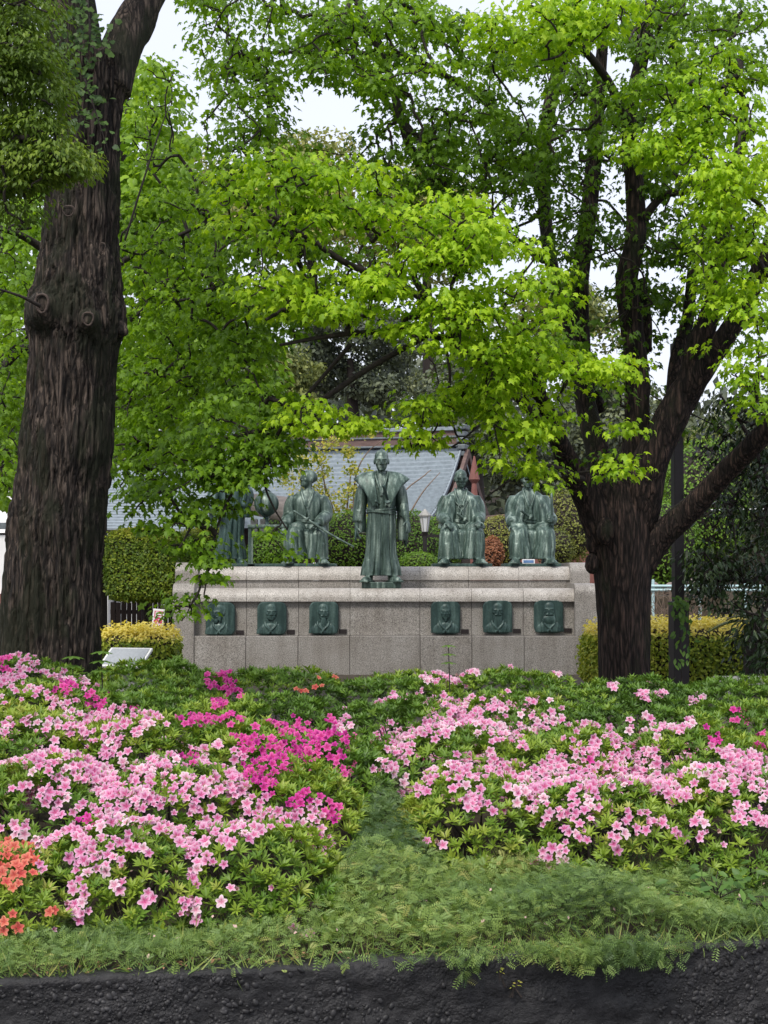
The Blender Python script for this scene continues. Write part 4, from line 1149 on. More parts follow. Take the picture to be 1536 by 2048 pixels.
# wire across
tag(gpart('overhead_wire', Geo().tube([at(1200, 1022, 38), at(1400, 1020, 38), at(1640, 1016, 38)], .012, 6, 3), M['lamp_glass']), 'thin pale wire crossing behind the right maple limb', 'wire')
# ------------------------------------------------------------------ leaf templates
MV = [(0, .42, .06)]
half = [(.0, 0, 0), (.44, .05, -.14), (.29, .30, -.05), (.60, .58, -.20), (.26, .66, -.05), (0, 1.10, -.16)]
outl = half + [(-x, y, z) for x, y, z in half[-2:0:-1]]
MAPLE = (np.array(MV + outl), [(0, 1 + i, 1 + (i + 1) % len(outl)) for i in range(len(outl))])
MAPLE_S = (np.array([(0, .45, .05), (0, 0, 0), (.45, .12, -.14), (.58, .58, -.18), (0, 1.05, -.12), (-.58, .58, -.18), (-.45, .12, -.14)]), [(0, 1 + i, 1 + (i + 1) % 6) for i in range(6)])
OVAL = (np.array([(0, 0, 0), (.22, .38, .03), (.17, .72, .0), (0, 1, -.06), (-.17, .72, .0), (-.22, .38, .03), (0, .5, -.04)]), [(6, i, (i + 1) % 6) for i in range(6)])
LEAF2 = (np.array([(0, 0, 0), (.30, .45, .05), (0, 1, -.08), (-.30, .45, .05)]), [(0, 1, 2), (0, 2, 3)])
FAN = (np.array([(0, 0, 0), (.5, .55, .02), (.30, .85, -.05), (0, .80, .02), (-.30, .85, -.05), (-.5, .55, .02)]), [(0, 1, 2), (0, 2, 3), (0, 3, 4), (0, 4, 5)])
def rosette(n, tilt, w=.13, seed=0):
    r = np.random.default_rng(seed); V, T = [], []
    for k in range(n):
        a = 2 * math.pi * (k * .382 + .05 * r.random()); e = tilt + r.uniform(-.25, .3) + .5 * (k / n)
        L = r.uniform(.75, 1.05)
        pts = np.array([(0, .04, 0), (w, .52, .02), (0, 1, -.10), (-w, .52, .02), (0, .52, -.04)]) * L
        c, s = math.cos(e), math.sin(e)
        pts = np.stack([pts[:, 0], pts[:, 1] * c - pts[:, 2] * s, pts[:, 1] * s + pts[:, 2] * c], 1)
        ca, sa = math.cos(a), math.sin(a)
        pts = np.stack([pts[:, 0] * ca - pts[:, 1] * sa, pts[:, 0] * sa + pts[:, 1] * ca, pts[:, 2]], 1)
        b = len(V) * 5; V.append(pts); T += [(b + 4, b + i, b + (i + 1) % 4) for i in range(4)]
    return np.concatenate(V), T

def in_ell(px, py, E):
    m = np.zeros(len(px), bool)
    for cx, cy, rx, ry in E: m |= ((px - cx) / rx) ** 2 + ((py - cy) / ry) ** 2 < 1
    return m
SKY_GAPS = [(372, 70, 40, 120), (395, 190, 26, 60), (650, 205, 72, 44), (575, 210, 40, 36), (815, 262, 46, 34), (705, 262, 40, 24), (1143, 292, 24, 66), (1218, 420, 26, 90), (920, 215, 22, 26), (1440, 765, 34, 46), (1015, 175, 24, 18), (865, 165, 18, 30), (1010, 290, 14, 40), (470, 60, 14, 22), (1330, 450, 18, 26), (1495, 45, 10, 12), (415, 720, 34, 24), (50, 500, 16, 26), (70, 700, 14, 24), (1185, 590, 22, 34), (440, 270, 26, 18), (340, 250, 14, 16)]
LOW_GAPS = [(705, 745, 180, 76), (640, 690, 60, 30), (770, 1010, 240, 112), (680, 905, 110, 26), (1045, 1080, 110, 110), (1390, 1110, 150, 250), (870, 760, 20, 60), (560, 1000, 70, 60), (1085, 760, 20, 30)]
SKY_GAPS = [(a, b, .72 * c, .74 * d) for a, b, c, d in SKY_GAPS]
def pads_from(ells, gaps, jit=1.0, ragged=0.0):
    P, S, TT = [], [], []
    for cx, cy, rx, ry, n, d0, d1, t0, t1 in ells:
        r = np.sqrt(RNG.random(n)); a = RNG.random(n) * 2 * math.pi
        px = cx + rx * r * np.cos(a); py = cy + ry * r * np.sin(a)
        d = RNG.uniform(d0, d1, n); t = RNG.uniform(t0, t1, n)
        keep = ~in_ell(px, py, gaps)
        if ragged: keep &= fbm(np.stack([px / 62.0, py / 38.0, d * .6], 1), 2) > RNG.uniform(.22, .42, n) * ragged
        for i in np.where(keep)[0]:
            P.append(at(px[i], py[i], d[i])); S.append(RNG.uniform(.17, .30)); TT.append(t[i])
    return np.array(P), np.array(S), np.array(TT)
def crown(P, S, TT, tmpl, m, parent, per=17, size=(.085, .12), droop=.75, flat=.45, name='crown'):
    n = len(P); cnt = per
    c = np.repeat(P, cnt, 0); s = np.repeat(S, cnt); t = np.repeat(TT, cnt)
    d = rdir(n * cnt); d[:, 2] = np.abs(d[:, 2]) * .9 - .25
    d = unit(d); r = (RNG.random(n * cnt) ** .5)[:, None]
    pos = c + d * r * s[:, None] * np.array((1.15, 1.15, flat))
    out = d.copy(); out[:, 2] = 0; out = unit(out + RNG.normal(size=out.shape) * .25)
    tip = out * .75 + np.array((0, 0, -droop)) + RNG.normal(size=out.shape) * .22
    nrm = np.array((0, 0, .85)) + out * .75 + RNG.normal(size=out.shape) * .28
    R = orient(nrm, tip)
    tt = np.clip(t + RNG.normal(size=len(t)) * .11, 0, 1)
    sz = RNG.uniform(size[0], size[1], len(pos)) * (1 - .35 * (RNG.random(len(pos)) < .25))
    kk = RNG.integers(0, 3, len(pos)); Vs, Ts, Ti, o = [], [], [], 0
    for q, (cz, sx) in enumerate(((.5, 1.0), (1.1, .86), (1.9, .70))):      # flatter and more curled blades
        mm_ = kk == q; tv = np.array(tmpl[0]) * np.array((sx, 1, cz)); tv[:, 2] -= (cz - .5) * .12 * tv[:, 1] ** 2
        V, T, ti = scatter(tv, tmpl[1], pos[mm_], R[mm_], sz[mm_], tt[mm_]); Vs.append(V); Ts.append(T + o); Ti.append(ti); o += len(V)
    return stuffpart(wpart(name, np.concatenate(Vs), np.concatenate(Ts), m, parent, False, np.concatenate(Ti)))
def twigs(P, limbs, parent, m, name='twigs', maxd=3.0, sag=.12):
    """join every leaf pad to the nearest limb or twig: a branching set of thin tubes"""
    nodes = [q for L in limbs for q in L]; par = [-1] * len(nodes); base = len(nodes)
    A = np.array(nodes); best = np.array([np.min(np.linalg.norm(A - p, axis=1)) for p in P])
    edges = []
    buf = np.zeros((len(nodes) + len(P) * 4 + 4, 3)); buf[:base] = A; k = base; parent_of = {}
    for i in np.argsort(best):
        dd = np.linalg.norm(buf[:k] - P[i], axis=1); j = int(np.argmin(dd))
        if dd[j] > maxd or dd[j] < .02: continue
        a, b = buf[j].copy(), P[i] - np.array((0, 0, .03)); L = dd[j]
        mid = (a + b) / 2 + RNG.normal(size=3) * .07 * L + np.array((0, 0, sag * L * RNG.uniform(-.3, 1)))
        q1, q3 = (a + mid) / 2 + RNG.normal(size=3) * .03 * L, (b + mid) / 2 + RNG.normal(size=3) * .03 * L
        prev = j
        for q in (q1, mid, q3, b):
            buf[k] = q; parent_of[k] = prev; prev = k; k += 1
        edges.append((j, k - 4, k - 3, k - 2, k - 1))
    w = np.zeros(k)
    for e in edges: w[e[-1]] += 1
    for q in range(k - 1, base - 1, -1):
        w[parent_of[q]] += w[q]
    g = Geo()
    for e in edges:
        rr = [min(.0045 * math.sqrt(w[e[1]]) + .002, .03)] + [min(.0045 * math.sqrt(w[x]) + .002, .03) for x in e[1:]]
        V, Fc = tube(buf[list(e)], rr, 5, 2, False); g.add(V, Fc)
    if g.n: return stuffpart(gpart(name, g, m, parent, True))
def limb(path, seg=20, sub=8, amp=.10, f=9.0):
    """path of (px, py, radius px, distance)"""
    P = [at(x, y, d) for x, y, r, d in path]; R = [r * d / F for x, y, r, d in path]
    V, Fc = tube(P, R, seg, sub)
    C = catmull(P, sub); n = len(C)
    rr = np.repeat(catmull(np.repeat(np.array(R)[:, None], 3, 1), sub)[:, 0], seg)
    ax = np.repeat(C, seg, 0); W = V[:n * seg]; out = unit(W - ax)
    q = W * np.array((f, f, f * .16)); e = fbm(q, 3) - .45; lump = fbm(W * 2.3 + 9, 2) - .42
    rid = np.abs(fbm(W * np.array((f * 2.4, f * 2.4, f * .3)) + 4, 3) - .44)
    V[:n * seg] = W + out * (rr * (amp * 1.5 * e + amp * 2.0 * lump) - np.minimum(rr, .3) * amp * 1.2 * np.clip(.10 - rid, 0, 1) * 4)[:, None]
    return V, Fc, C

def pick(L): return [q for q in L[::3]]

# ------------------------------------------------------------------ ginkgo on the left
GK = thing('ginkgo_tree', 'massive old ginkgo trunk with ridged dark bark and healed branch scars at the left', 'tree', at(100, 1478, 15) * np.array((1, 1, 0)))
OUT = [(1500, -50, 215), (1400, -30, 205), (1330, -12, 200), (1250, 0, 203), (1150, 8, 206), (1060, 12, 212), (1000, 26, 216), (900, 36, 228), (800, 47, 232), (700, 54, 238), (655, 46, 252), (615, 50, 254), (570, 64, 248), (500, 76, 243), (430, 86, 243), (350, 98, 244), (250, 112, 246), (180, 112, 254), (120, 100, 262)]
path = [((l + r) / 2, y, (r - l) / 2, 15.0) for y, l, r in OUT]
V, Fc, C = limb(path, 220, 16, .075, 8.5)
nv = 220 * (len(V) // 220); ax = np.repeat(C, 220, 0)[:nv]; out = unit(V[:nv] - ax)
w_ = V[:nv] + .05 * (fbm(V[:nv] * 3.0 + 11, 2) - .45)[:, None]
r1 = np.abs(fbm(w_ * np.array((15, 15, 1.5)) + 3, 3) - .44); r2 = np.abs(fbm(w_ * np.array((34, 34, 3.4)) + 8, 2) - .38)
V[:nv] = V[:nv] - out * (.040 * np.clip(1 - r1 / .09, 0, 1) + .014 * np.clip(1 - r2 / .09, 0, 1))[:, None]
g = Geo().add(V, Fc)
gpart('trunk', g, M['ginkgo_bark'], GK, True)
for nm, pth in (('limb', [(160, 175, 64, 15.0), (150, 90, 58, 14.95), (135, 0, 55, 14.9), (118, -120, 52, 14.8)]),
                ('limb', [(215, 175, 50, 15.0), (240, 100, 42, 15.1), (270, 40, 40, 15.2), (305, -20, 34, 15.3), (350, -110, 30, 15.4)]),
                ('limb', [(262, 95, 20, 15.35), (283, 60, 24, 15.5), (300, 10, 22, 15.6), (316, -60, 20, 15.7)]),
                ('limb', [(128, 150, 34, 15.0), (85, 95, 22, 14.9), (62, 78, 17, 14.85)]),
                ('burl', [(150, 650, 80, 14.95), (112, 628, 62, 14.80), (80, 618, 42, 14.68), (62, 612, 28, 14.64)]),
                ('burl', [(205, 640, 46, 14.95), (236, 655, 20, 14.9), (252, 666, 7, 14.85)]),
                ('burl', [(165, 650, 60, 14.92), (172, 642, 40, 14.70), (176, 637, 18, 14.55)])):
    V, Fc, _ = limb(pth, 44, 10, .09, 8); gpart(nm, Geo().add(V, Fc), M['ginkgo_bark'], GK, True)
for px, py, r, d, sx in ((84, 606, 16, 14.50, .8), (176, 637, 11, 14.475, 1), (205, 494, 7.5, 14.585, .8), (137, 421, 8.5, 14.575, 1.4)):
    c = at(px, py, d); k = d / F; th = np.linspace(0, 2 * math.pi, 21)
    g = Geo(); g.add(*tube([c + np.array((sx * r * k * math.cos(a), .012 * math.cos(a + 2), r * 1.15 * k * math.sin(a))) * (1 + .08 * math.sin(3 * a)) for a in th], .17 * r * k, 8, 1, False)); gpart('branch_scar', g, M['cut_wood'], GK, True)
    g = Geo(); g.ell(c + (0, .012, 0), (sx * r * k * .9, .012, r * 1.05 * k), 16, 8); gpart('scar_wood', g, M['ginkgo_bark'], GK, True)
# ginkgo shoots over the upper trunk
pos, bas = [], []
for (x0, y0, x1, y1, n) in ((150, 0, 170, 110, 60), (190, 10, 185, 130, 55), (130, 20, 130, 120, 45), (140, 110, 165, 175, 30), (160, 120, 215, 300, 46), (150, 180, 175, 245, 26), (135, 240, 150, 255, 8), (190, 160, 200, 210, 14), (215, 40, 205, 90, 18)):
    for k in range(n):
        t = RNG.random(); px, py = x0 + (x1 - x0) * t + RNG.normal() * 12, y0 + (y1 - y0) * t + RNG.normal() * 9
        pos.append(at(px, py, 14.45 - .25 * RNG.random()))
pos = np.array(pos); n = len(pos)
R = orient(np.array((0, -.8, .5)) + RNG.normal(size=(n, 3)) * .4, np.array((0, -.1, -.9)) + RNG.normal(size=(n, 3)) * .5)
V, T, ti = scatter(*FAN, pos, R, RNG.uniform(.045, .070, n), RNG.random(n)); stuffpart(wpart('shoot_leaves', V, T, M['ginkgo_leaf'], GK, False, ti))
for a, b, c in (((150, 100), (180, 190), (218, 305)), ((175, 0), (180, 70), (172, 130)), ((140, 20), (135, 90), (130, 140)), ((120, 170), (140, 215), (165, 235)), ((250, 480), (300, 320), (345, 190))):
    gpart('shoot', Geo().tube([at(*a, 14.45), at(*b, 14.3), at(*c, 14.3)], [.010, .008, .003], 6, 5), M['twig_bark'], GK, True)
gpart('shoot', Geo().tube([at(80, 612, 14.45), at(40, 592, 14.3), at(-30, 570, 14.1)], [.02, .014, .008], 6, 5), M['twig_bark'], GK, True)
# crown above the picture, where the limbs lead
P, S, TT = pads_from([(100, -330, 420, 240, 340, 12.5, 18, .2, .7)], []); V = crown(P, S * 1.3, TT, FAN, M['ginkgo_leaf'], GK, 16, (.06, .09))

# ------------------------------------------------------------------ big maple on the right
MP = thing('maple_tree', 'large spreading maple with several dark limbs and lime green young leaves at the right', 'tree', at(1250, 1420, 18) * np.array((1, 1, 0)))
LIMBS = []
V, Fc, C = limb([(1252, 1460, 62, 18), (1250, 1380, 54, 18), (1248, 1300, 52, 18), (1246, 1200, 55, 18), (1244, 1120, 62, 18), (1238, 1060, 66, 18), (1238, 1000, 58, 18), (1242, 960, 46, 18)], 110, 14, .06, 8)
gpart('trunk', Geo().add(V, Fc), M['maple_bark'], MP, True)
MLP = [[(1212, 1075, 40, 17.9), (1178, 1000, 31, 17.8), (1140, 930, 24, 17.6), (1112, 870, 19, 17.3), (1085, 800, 15, 17.0), (1060, 740, 11, 16.6), (1010, 690, 8, 16.3)],
       [(1222, 1020, 34, 18.2), (1195, 900, 25, 18.4), (1170, 800, 21, 18.6), (1162, 690, 19, 18.7), (1160, 560, 19, 18.8), (1178, 420, 18, 18.9), (1190, 300, 16, 19.0), (1200, 150, 13, 19.1), (1215, 0, 10, 19.2), (1225, -80, 8, 19.2)],
       [(1262, 1010, 42, 18.0), (1272, 890, 30, 18.0), (1274, 760, 25, 18.0), (1262, 640, 24, 18.0), (1254, 560, 23, 18.0), (1272, 470, 21, 18.0), (1268, 350, 18, 18.1), (1258, 240, 16, 18.1), (1285, 110, 14, 18.1), (1300, 20, 12, 18.2), (1310, -60, 9, 18.2)],
       [(1268, 1050, 46, 18.0), (1300, 930, 38, 17.8), (1345, 830, 34, 17.7), (1380, 760, 27, 17.6), (1398, 690, 25, 17.5), (1428, 600, 20, 17.4), (1440, 500, 16, 17.3), (1470, 360, 13, 17.2), (1490, 200, 10, 17.0)],
       [(1360, 800, 34, 17.7), (1425, 710, 24, 17.4), (1465, 650, 21, 17.2), (1510, 560, 20, 17.0), (1545, 480, 18, 16.9), (1580, 350, 15, 16.8)],
       [(1275, 1130, 38, 18.0), (1320, 1075, 28, 17.9), (1385, 1015, 25, 17.7), (1450, 945, 23, 17.4), (1510, 885, 22, 17.1), (1580, 810, 21, 16.8)],
       [(1200, 820, 14, 18.8), (1130, 640, 14, 19.4), (1098, 500, 14, 19.8), (1088, 380, 14, 20.0), (1092, 260, 14, 20.0), (1112, 160, 14, 20.0), (1135, 80, 13, 20.0), (1150, -40, 10, 20.0)],
       [(1268, 470, 12, 18.1), (1300, 420, 9, 18.0), (1330, 390, 8, 17.9), (1375, 385, 5, 17.6)],
       [(1258, 250, 12, 18.1), (1215, 160, 9, 17.8), (1165, 95, 8, 17.4), (1120, 40, 6, 17.0)],
       [(1345, 840, 20, 17.9), (1355, 720, 16, 18.2), (1375, 640, 13, 18.4), (1385, 540, 10, 18.6)],
       [(1290, 700, 14, 18.3), (1292, 640, 12, 18.4), (1284, 560, 10, 18.5)],
       # boughs crossing the middle of the picture
       [(1120, 880, 10, 17.4), (1040, 800, 9, 16.8), (960, 720, 8, 16.2), (860, 668, 7, 15.8), (760, 664, 6, 15.6), (660, 672, 5, 15.4), (560, 690, 3, 15.3)],
       [(860, 668, 6, 15.8), (740, 735, 6, 15.9), (640, 802, 6, 16.0), (560, 848, 5, 16.0), (490, 868, 5, 16.0), (420, 880, 3, 16.0)],
       [(700, 690, 5, 15.7), (640, 760, 4, 15.9), (580, 830, 4, 16.0), (548, 880, 4, 16.0), (515, 925, 3, 16.0), (465, 985, 3, 15.9), (430, 1070, 2.5, 15.9), (408, 1190, 1.6, 15.8)],
       [(1085, 800, 10, 17.0), (960, 700, 8, 16.6), (820, 580, 8, 16.4), (700, 530, 7, 16.3), (620, 478, 6, 16.2), (540, 430, 4, 16.0)],
       [(1088, 520, 9, 19.6), (960, 430, 8, 18.6), (840, 330, 9, 18.0), (800, 230, 9, 17.8), (775, 140, 8, 17.7), (720, 20, 7, 17.6), (690, -60, 6, 17.6)],
       [(880, 380, 6, 18.2), (830, 270, 5, 18.6), (760, 190, 5, 18.8), (690, 90, 4, 19.0)],
       [(1092, 300, 8, 20), (990, 220, 7, 19.4), (890, 150, 6, 18.8), (800, 112, 5, 18.4), (620, 104, 4, 18.2), (480, 108, 3, 18.2)],
       [(880, 640, 4, 16.2), (900, 760, 3, 16.3), (870, 860, 2, 16.2), (840, 870, 1.2, 16.1)],
       [(960, 850, 2.4, 16.9), (905, 893, 1.8, 16.6), (872, 892, 1.2, 16.4)],
       [(1165, 960, 8, 17.5), (1090, 930, 5, 16.9), (1030, 955, 2.5, 16.6), (975, 992, 1.5, 16.5)],
       [(548, 880, 3, 16.0), (530, 960, 2.5, 15.9), (545, 1010, 2, 15.9), (575, 1060, 1.6, 15.9)]]
for i, p_ in enumerate(MLP):
    big = max(q[2] for q in p_) > 12
    V, Fc, C = limb(p_, 40 if big else 9, 10 if big else 6, .10 if big else .04, 9)
    gpart('limb' if big else 'bough', Geo().add(V, Fc), M['maple_bark'] if big else M['twig_bark'], MP, True); LIMBS.append(list(C[::4]))
c = at(1205, 1075, 17.68); k = 17.7 / F
for px, py, r, d in ((1211, 1062, 18, 17.66), (1184, 1128, 14, 17.80), (1186, 1088, 14, 17.85)):
    c = at(px, py, d); V, Fc = ellipsoid(22, 14); V = V * np.array((r * k, .9 * r * k, 1.5 * r * k)); V = V * (1 + .35 * (fbm(V * 30, 3) - .45))[:, None]
    gpart('burl', Geo().add(V + c, Fc), M['maple_bark'], MP, True)
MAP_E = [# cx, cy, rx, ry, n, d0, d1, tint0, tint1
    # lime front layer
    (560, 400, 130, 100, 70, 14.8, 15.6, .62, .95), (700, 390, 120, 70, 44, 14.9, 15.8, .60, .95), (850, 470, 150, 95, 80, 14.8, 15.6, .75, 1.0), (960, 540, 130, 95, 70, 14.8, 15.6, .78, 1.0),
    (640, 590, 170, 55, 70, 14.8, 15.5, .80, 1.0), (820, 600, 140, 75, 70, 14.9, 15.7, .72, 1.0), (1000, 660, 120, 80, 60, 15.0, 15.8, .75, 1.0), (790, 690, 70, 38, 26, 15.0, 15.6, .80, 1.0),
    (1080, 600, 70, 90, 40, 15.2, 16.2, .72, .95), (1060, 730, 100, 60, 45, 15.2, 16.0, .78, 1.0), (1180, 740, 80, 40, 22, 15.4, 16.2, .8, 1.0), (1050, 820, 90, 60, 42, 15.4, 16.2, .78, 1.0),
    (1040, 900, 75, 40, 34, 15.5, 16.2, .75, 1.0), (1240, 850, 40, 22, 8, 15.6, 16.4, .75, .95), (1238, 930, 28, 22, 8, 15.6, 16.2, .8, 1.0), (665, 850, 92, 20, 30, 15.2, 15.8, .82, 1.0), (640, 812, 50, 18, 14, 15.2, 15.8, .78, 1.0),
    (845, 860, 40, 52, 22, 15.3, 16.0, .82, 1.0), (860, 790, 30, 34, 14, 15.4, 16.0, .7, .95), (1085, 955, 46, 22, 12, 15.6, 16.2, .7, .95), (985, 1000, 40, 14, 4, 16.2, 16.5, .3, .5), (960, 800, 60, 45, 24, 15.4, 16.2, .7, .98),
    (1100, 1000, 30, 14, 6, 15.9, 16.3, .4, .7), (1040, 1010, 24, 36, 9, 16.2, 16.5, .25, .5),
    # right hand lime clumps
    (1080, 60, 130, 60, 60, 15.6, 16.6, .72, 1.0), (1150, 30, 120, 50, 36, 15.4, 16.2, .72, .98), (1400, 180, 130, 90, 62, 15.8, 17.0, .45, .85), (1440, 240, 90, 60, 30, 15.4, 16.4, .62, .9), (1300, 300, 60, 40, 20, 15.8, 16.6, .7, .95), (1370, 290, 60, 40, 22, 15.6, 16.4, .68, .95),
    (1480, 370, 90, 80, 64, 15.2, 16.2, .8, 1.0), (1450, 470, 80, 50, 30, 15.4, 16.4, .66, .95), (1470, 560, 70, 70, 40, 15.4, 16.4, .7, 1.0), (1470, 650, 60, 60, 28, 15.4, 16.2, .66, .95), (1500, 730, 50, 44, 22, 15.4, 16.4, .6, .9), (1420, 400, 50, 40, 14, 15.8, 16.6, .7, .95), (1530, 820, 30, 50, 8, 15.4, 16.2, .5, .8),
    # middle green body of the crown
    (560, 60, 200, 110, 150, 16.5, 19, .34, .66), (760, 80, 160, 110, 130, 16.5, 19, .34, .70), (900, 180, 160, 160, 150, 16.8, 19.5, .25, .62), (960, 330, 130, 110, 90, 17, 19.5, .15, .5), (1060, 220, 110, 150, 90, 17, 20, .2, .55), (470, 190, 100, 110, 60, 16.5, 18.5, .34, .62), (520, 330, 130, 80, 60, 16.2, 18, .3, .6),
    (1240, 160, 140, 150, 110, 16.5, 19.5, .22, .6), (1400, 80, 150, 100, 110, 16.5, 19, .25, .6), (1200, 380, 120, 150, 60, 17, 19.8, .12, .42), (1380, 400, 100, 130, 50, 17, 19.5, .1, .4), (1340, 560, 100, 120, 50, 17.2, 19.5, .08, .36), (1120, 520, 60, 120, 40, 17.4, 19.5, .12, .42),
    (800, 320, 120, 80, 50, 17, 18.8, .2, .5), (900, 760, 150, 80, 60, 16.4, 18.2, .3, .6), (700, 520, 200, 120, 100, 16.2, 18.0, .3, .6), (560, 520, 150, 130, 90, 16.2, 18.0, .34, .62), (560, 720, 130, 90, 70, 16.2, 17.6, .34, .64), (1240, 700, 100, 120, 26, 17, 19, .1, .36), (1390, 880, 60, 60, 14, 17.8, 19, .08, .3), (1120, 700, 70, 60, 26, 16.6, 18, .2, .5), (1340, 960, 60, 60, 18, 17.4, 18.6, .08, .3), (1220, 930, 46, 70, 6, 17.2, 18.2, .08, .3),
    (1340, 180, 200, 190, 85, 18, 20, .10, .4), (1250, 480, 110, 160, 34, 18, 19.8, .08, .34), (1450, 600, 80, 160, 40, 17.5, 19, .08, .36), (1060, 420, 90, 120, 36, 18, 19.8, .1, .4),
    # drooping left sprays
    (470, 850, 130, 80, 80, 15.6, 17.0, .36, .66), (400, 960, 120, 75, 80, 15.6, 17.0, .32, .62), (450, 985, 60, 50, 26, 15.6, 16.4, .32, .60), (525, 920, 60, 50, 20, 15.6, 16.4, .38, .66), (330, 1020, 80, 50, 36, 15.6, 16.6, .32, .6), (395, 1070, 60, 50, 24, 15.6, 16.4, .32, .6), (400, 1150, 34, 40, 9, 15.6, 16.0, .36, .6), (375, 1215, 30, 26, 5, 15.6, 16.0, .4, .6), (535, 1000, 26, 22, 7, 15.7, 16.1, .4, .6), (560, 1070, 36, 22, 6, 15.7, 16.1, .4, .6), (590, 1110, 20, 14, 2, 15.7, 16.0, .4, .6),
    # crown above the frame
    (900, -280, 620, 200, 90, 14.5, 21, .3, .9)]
thin = []
for e in MAP_E:                       # airy upper crown, denser lime front
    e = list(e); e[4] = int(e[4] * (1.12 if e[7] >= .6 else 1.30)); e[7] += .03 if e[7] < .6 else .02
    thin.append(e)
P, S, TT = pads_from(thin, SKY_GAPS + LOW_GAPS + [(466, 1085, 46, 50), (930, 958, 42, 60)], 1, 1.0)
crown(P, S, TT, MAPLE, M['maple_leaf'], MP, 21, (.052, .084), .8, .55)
sel = RNG.random(len(P)) < .75
twigs(P[sel], LIMBS, MP, M['twig_bark'])

# ------------------------------------------------------------------ second maple behind the ginkgo
M2 = thing('maple_tree', 'mid green maple standing behind the ginkgo trunk with its sprays filling the left', 'tree', at(120, 1420, 20) * np.array((1, 1, 0)))
LB = []
for i, p_ in enumerate([[(130, 1420, 34, 20), (128, 1200, 30, 20), (125, 1000, 28, 20), (120, 800, 26, 20), (115, 560, 22, 20), (110, 300, 16, 20)], [(128, 1010, 14, 20), (60, 930, 10, 19.6), (0, 900, 8, 19.2), (-80, 860, 6, 19)], [(125, 830, 14, 20), (60, 700, 10, 20), (0, 740, 9, 19.8), (-60, 790, 7, 19.6)], [(120, 860, 12, 20), (230, 795, 7, 19), (300, 770, 5, 18.4), (360, 740, 4, 18)], [(120, 760, 10, 20), (260, 640, 6, 18.8), (340, 600, 4, 18.2), (430, 575, 3, 17.8)],
                            [(122, 960, 12, 20), (230, 900, 6, 18.8), (320, 930, 4, 18), (380, 985, 3, 17.6)], [(118, 520, 10, 20), (40, 470, 7, 19.6), (-60, 440, 5, 19)], [(118, 640, 12, 20), (250, 520, 6, 19.4), (360, 470, 4, 18.8), (450, 430, 3, 18.4)]]):
    V, Fc, C = limb(p_, 16, 6, .06, 9); gpart('trunk' if i == 0 else 'bough', Geo().add(V, Fc), M['twig_bark'], M2, True); LB.append(list(C[::3]))
P, S, TT = pads_from([(330, 640, 120, 150, 130, 17.2, 19.2, .42, .78), (330, 470, 110, 120, 80, 17.4, 19.5, .36, .66), (310, 820, 110, 110, 110, 17.2, 19, .38, .72), (280, 930, 80, 70, 46, 17.0, 18.6, .28, .56), (440, 640, 110, 120, 80, 17.0, 19, .34, .66), (20, 560, 70, 150, 60, 18, 20, .34, .66), (10, 820, 60, 150, 55, 18, 20, .3, .6), (15, 980, 30, 30, 8, 18, 19, .4, .6), (320, 230, 60, 120, 30, 18, 20, .4, .7)], SKY_GAPS)
crown(P, S, TT, MAPLE, M['maple_leaf'], M2, 19, (.050, .082), .8, .6); twigs(P[RNG.random(len(P)) < .7], LB, M2, M['twig_bark'])

# bright tree farther back on the left, and the camphor overhang nearest the camera
M3 = thing('leafy_tree', 'bright green tree rising farther back between the ginkgo trunk and the maple sprays', 'tree', at(230, 1300, 29) * np.array((1, 1, 0)))
gpart('trunk', Geo().tube([np.array((at(190, 1200, 29)[0], 29, 0)), at(195, 900, 29), at(220, 500, 29), at(260, 200, 29)], [.22, .18, .14, .05], 12, 5), M['twig_bark'], M3, True)
P, S, TT = pads_from([(290, 330, 90, 200, 150, 27, 31, .45, 1.0), (330, 520, 110, 180, 130, 27, 31, .35, .95), (340, 760, 130, 170, 150, 27, 31, .3, .9), (30, 700, 120, 330, 210, 26, 31, .3, .9), (470, 720, 90, 150, 70, 27, 31, .3, .85), (100, 480, 200, 200, 80, 27, 31, .3, .9)], SKY_GAPS)
crown(P, S * 1.5, TT, MAPLE_S, M['maple_leaf_far'], M3, 26, (.10, .15), .5, .7)
CM = thing('camphor_tree', 'olive green small leaved camphor branches hanging in at the top left corner', 'tree', at(-700, 1500, 10) * np.array((1, 1, 0)))
cb = [[np.array((at(-700, 1500, 10)[0], 10, -.2)), at(-700, 600, 10), at(-640, -100, 10.4), at(-560, -500, 10.8)], [at(-660, 200, 10.2), at(-300, 60, 10.8), at(-20, 130, 11.2), at(90, 290, 11.3)], [at(-660, 100, 10.2), at(-300, -120, 10.8), at(-40, 0, 11.2), at(70, 140, 11.4)]]
CL = []
for i, pth in enumerate(cb):
    r = [.28, .24, .2, .1] if i == 0 else [.09, .05, .022, .008]
    gpart('trunk' if i == 0 else 'limb', Geo().tube(pth, r, 14, 8), M['twig_bark'], CM, True); CL.append(list(catmull(pth, 10)))
P, S, TT = pads_from([(20, 70, 90, 110, 110, 10.8, 11.8, .25, .75), (40, 220, 80, 110, 110, 10.8, 11.8, .3, .8), (70, 330, 90, 44, 60, 10.8, 11.6, .4, .95), (30, 400, 60, 40, 20, 10.9, 11.6, .3, .7), (110, 330, 60, 30, 28, 10.8, 11.4, .5, 1.0)], [])
crown(P, S * .66, TT, LEAF2, M['camphor_leaf'], CM, 70, (.034, .055), .85, .8); twigs(P, CL, CM, M['twig_bark'], 'twigs', 3.0)

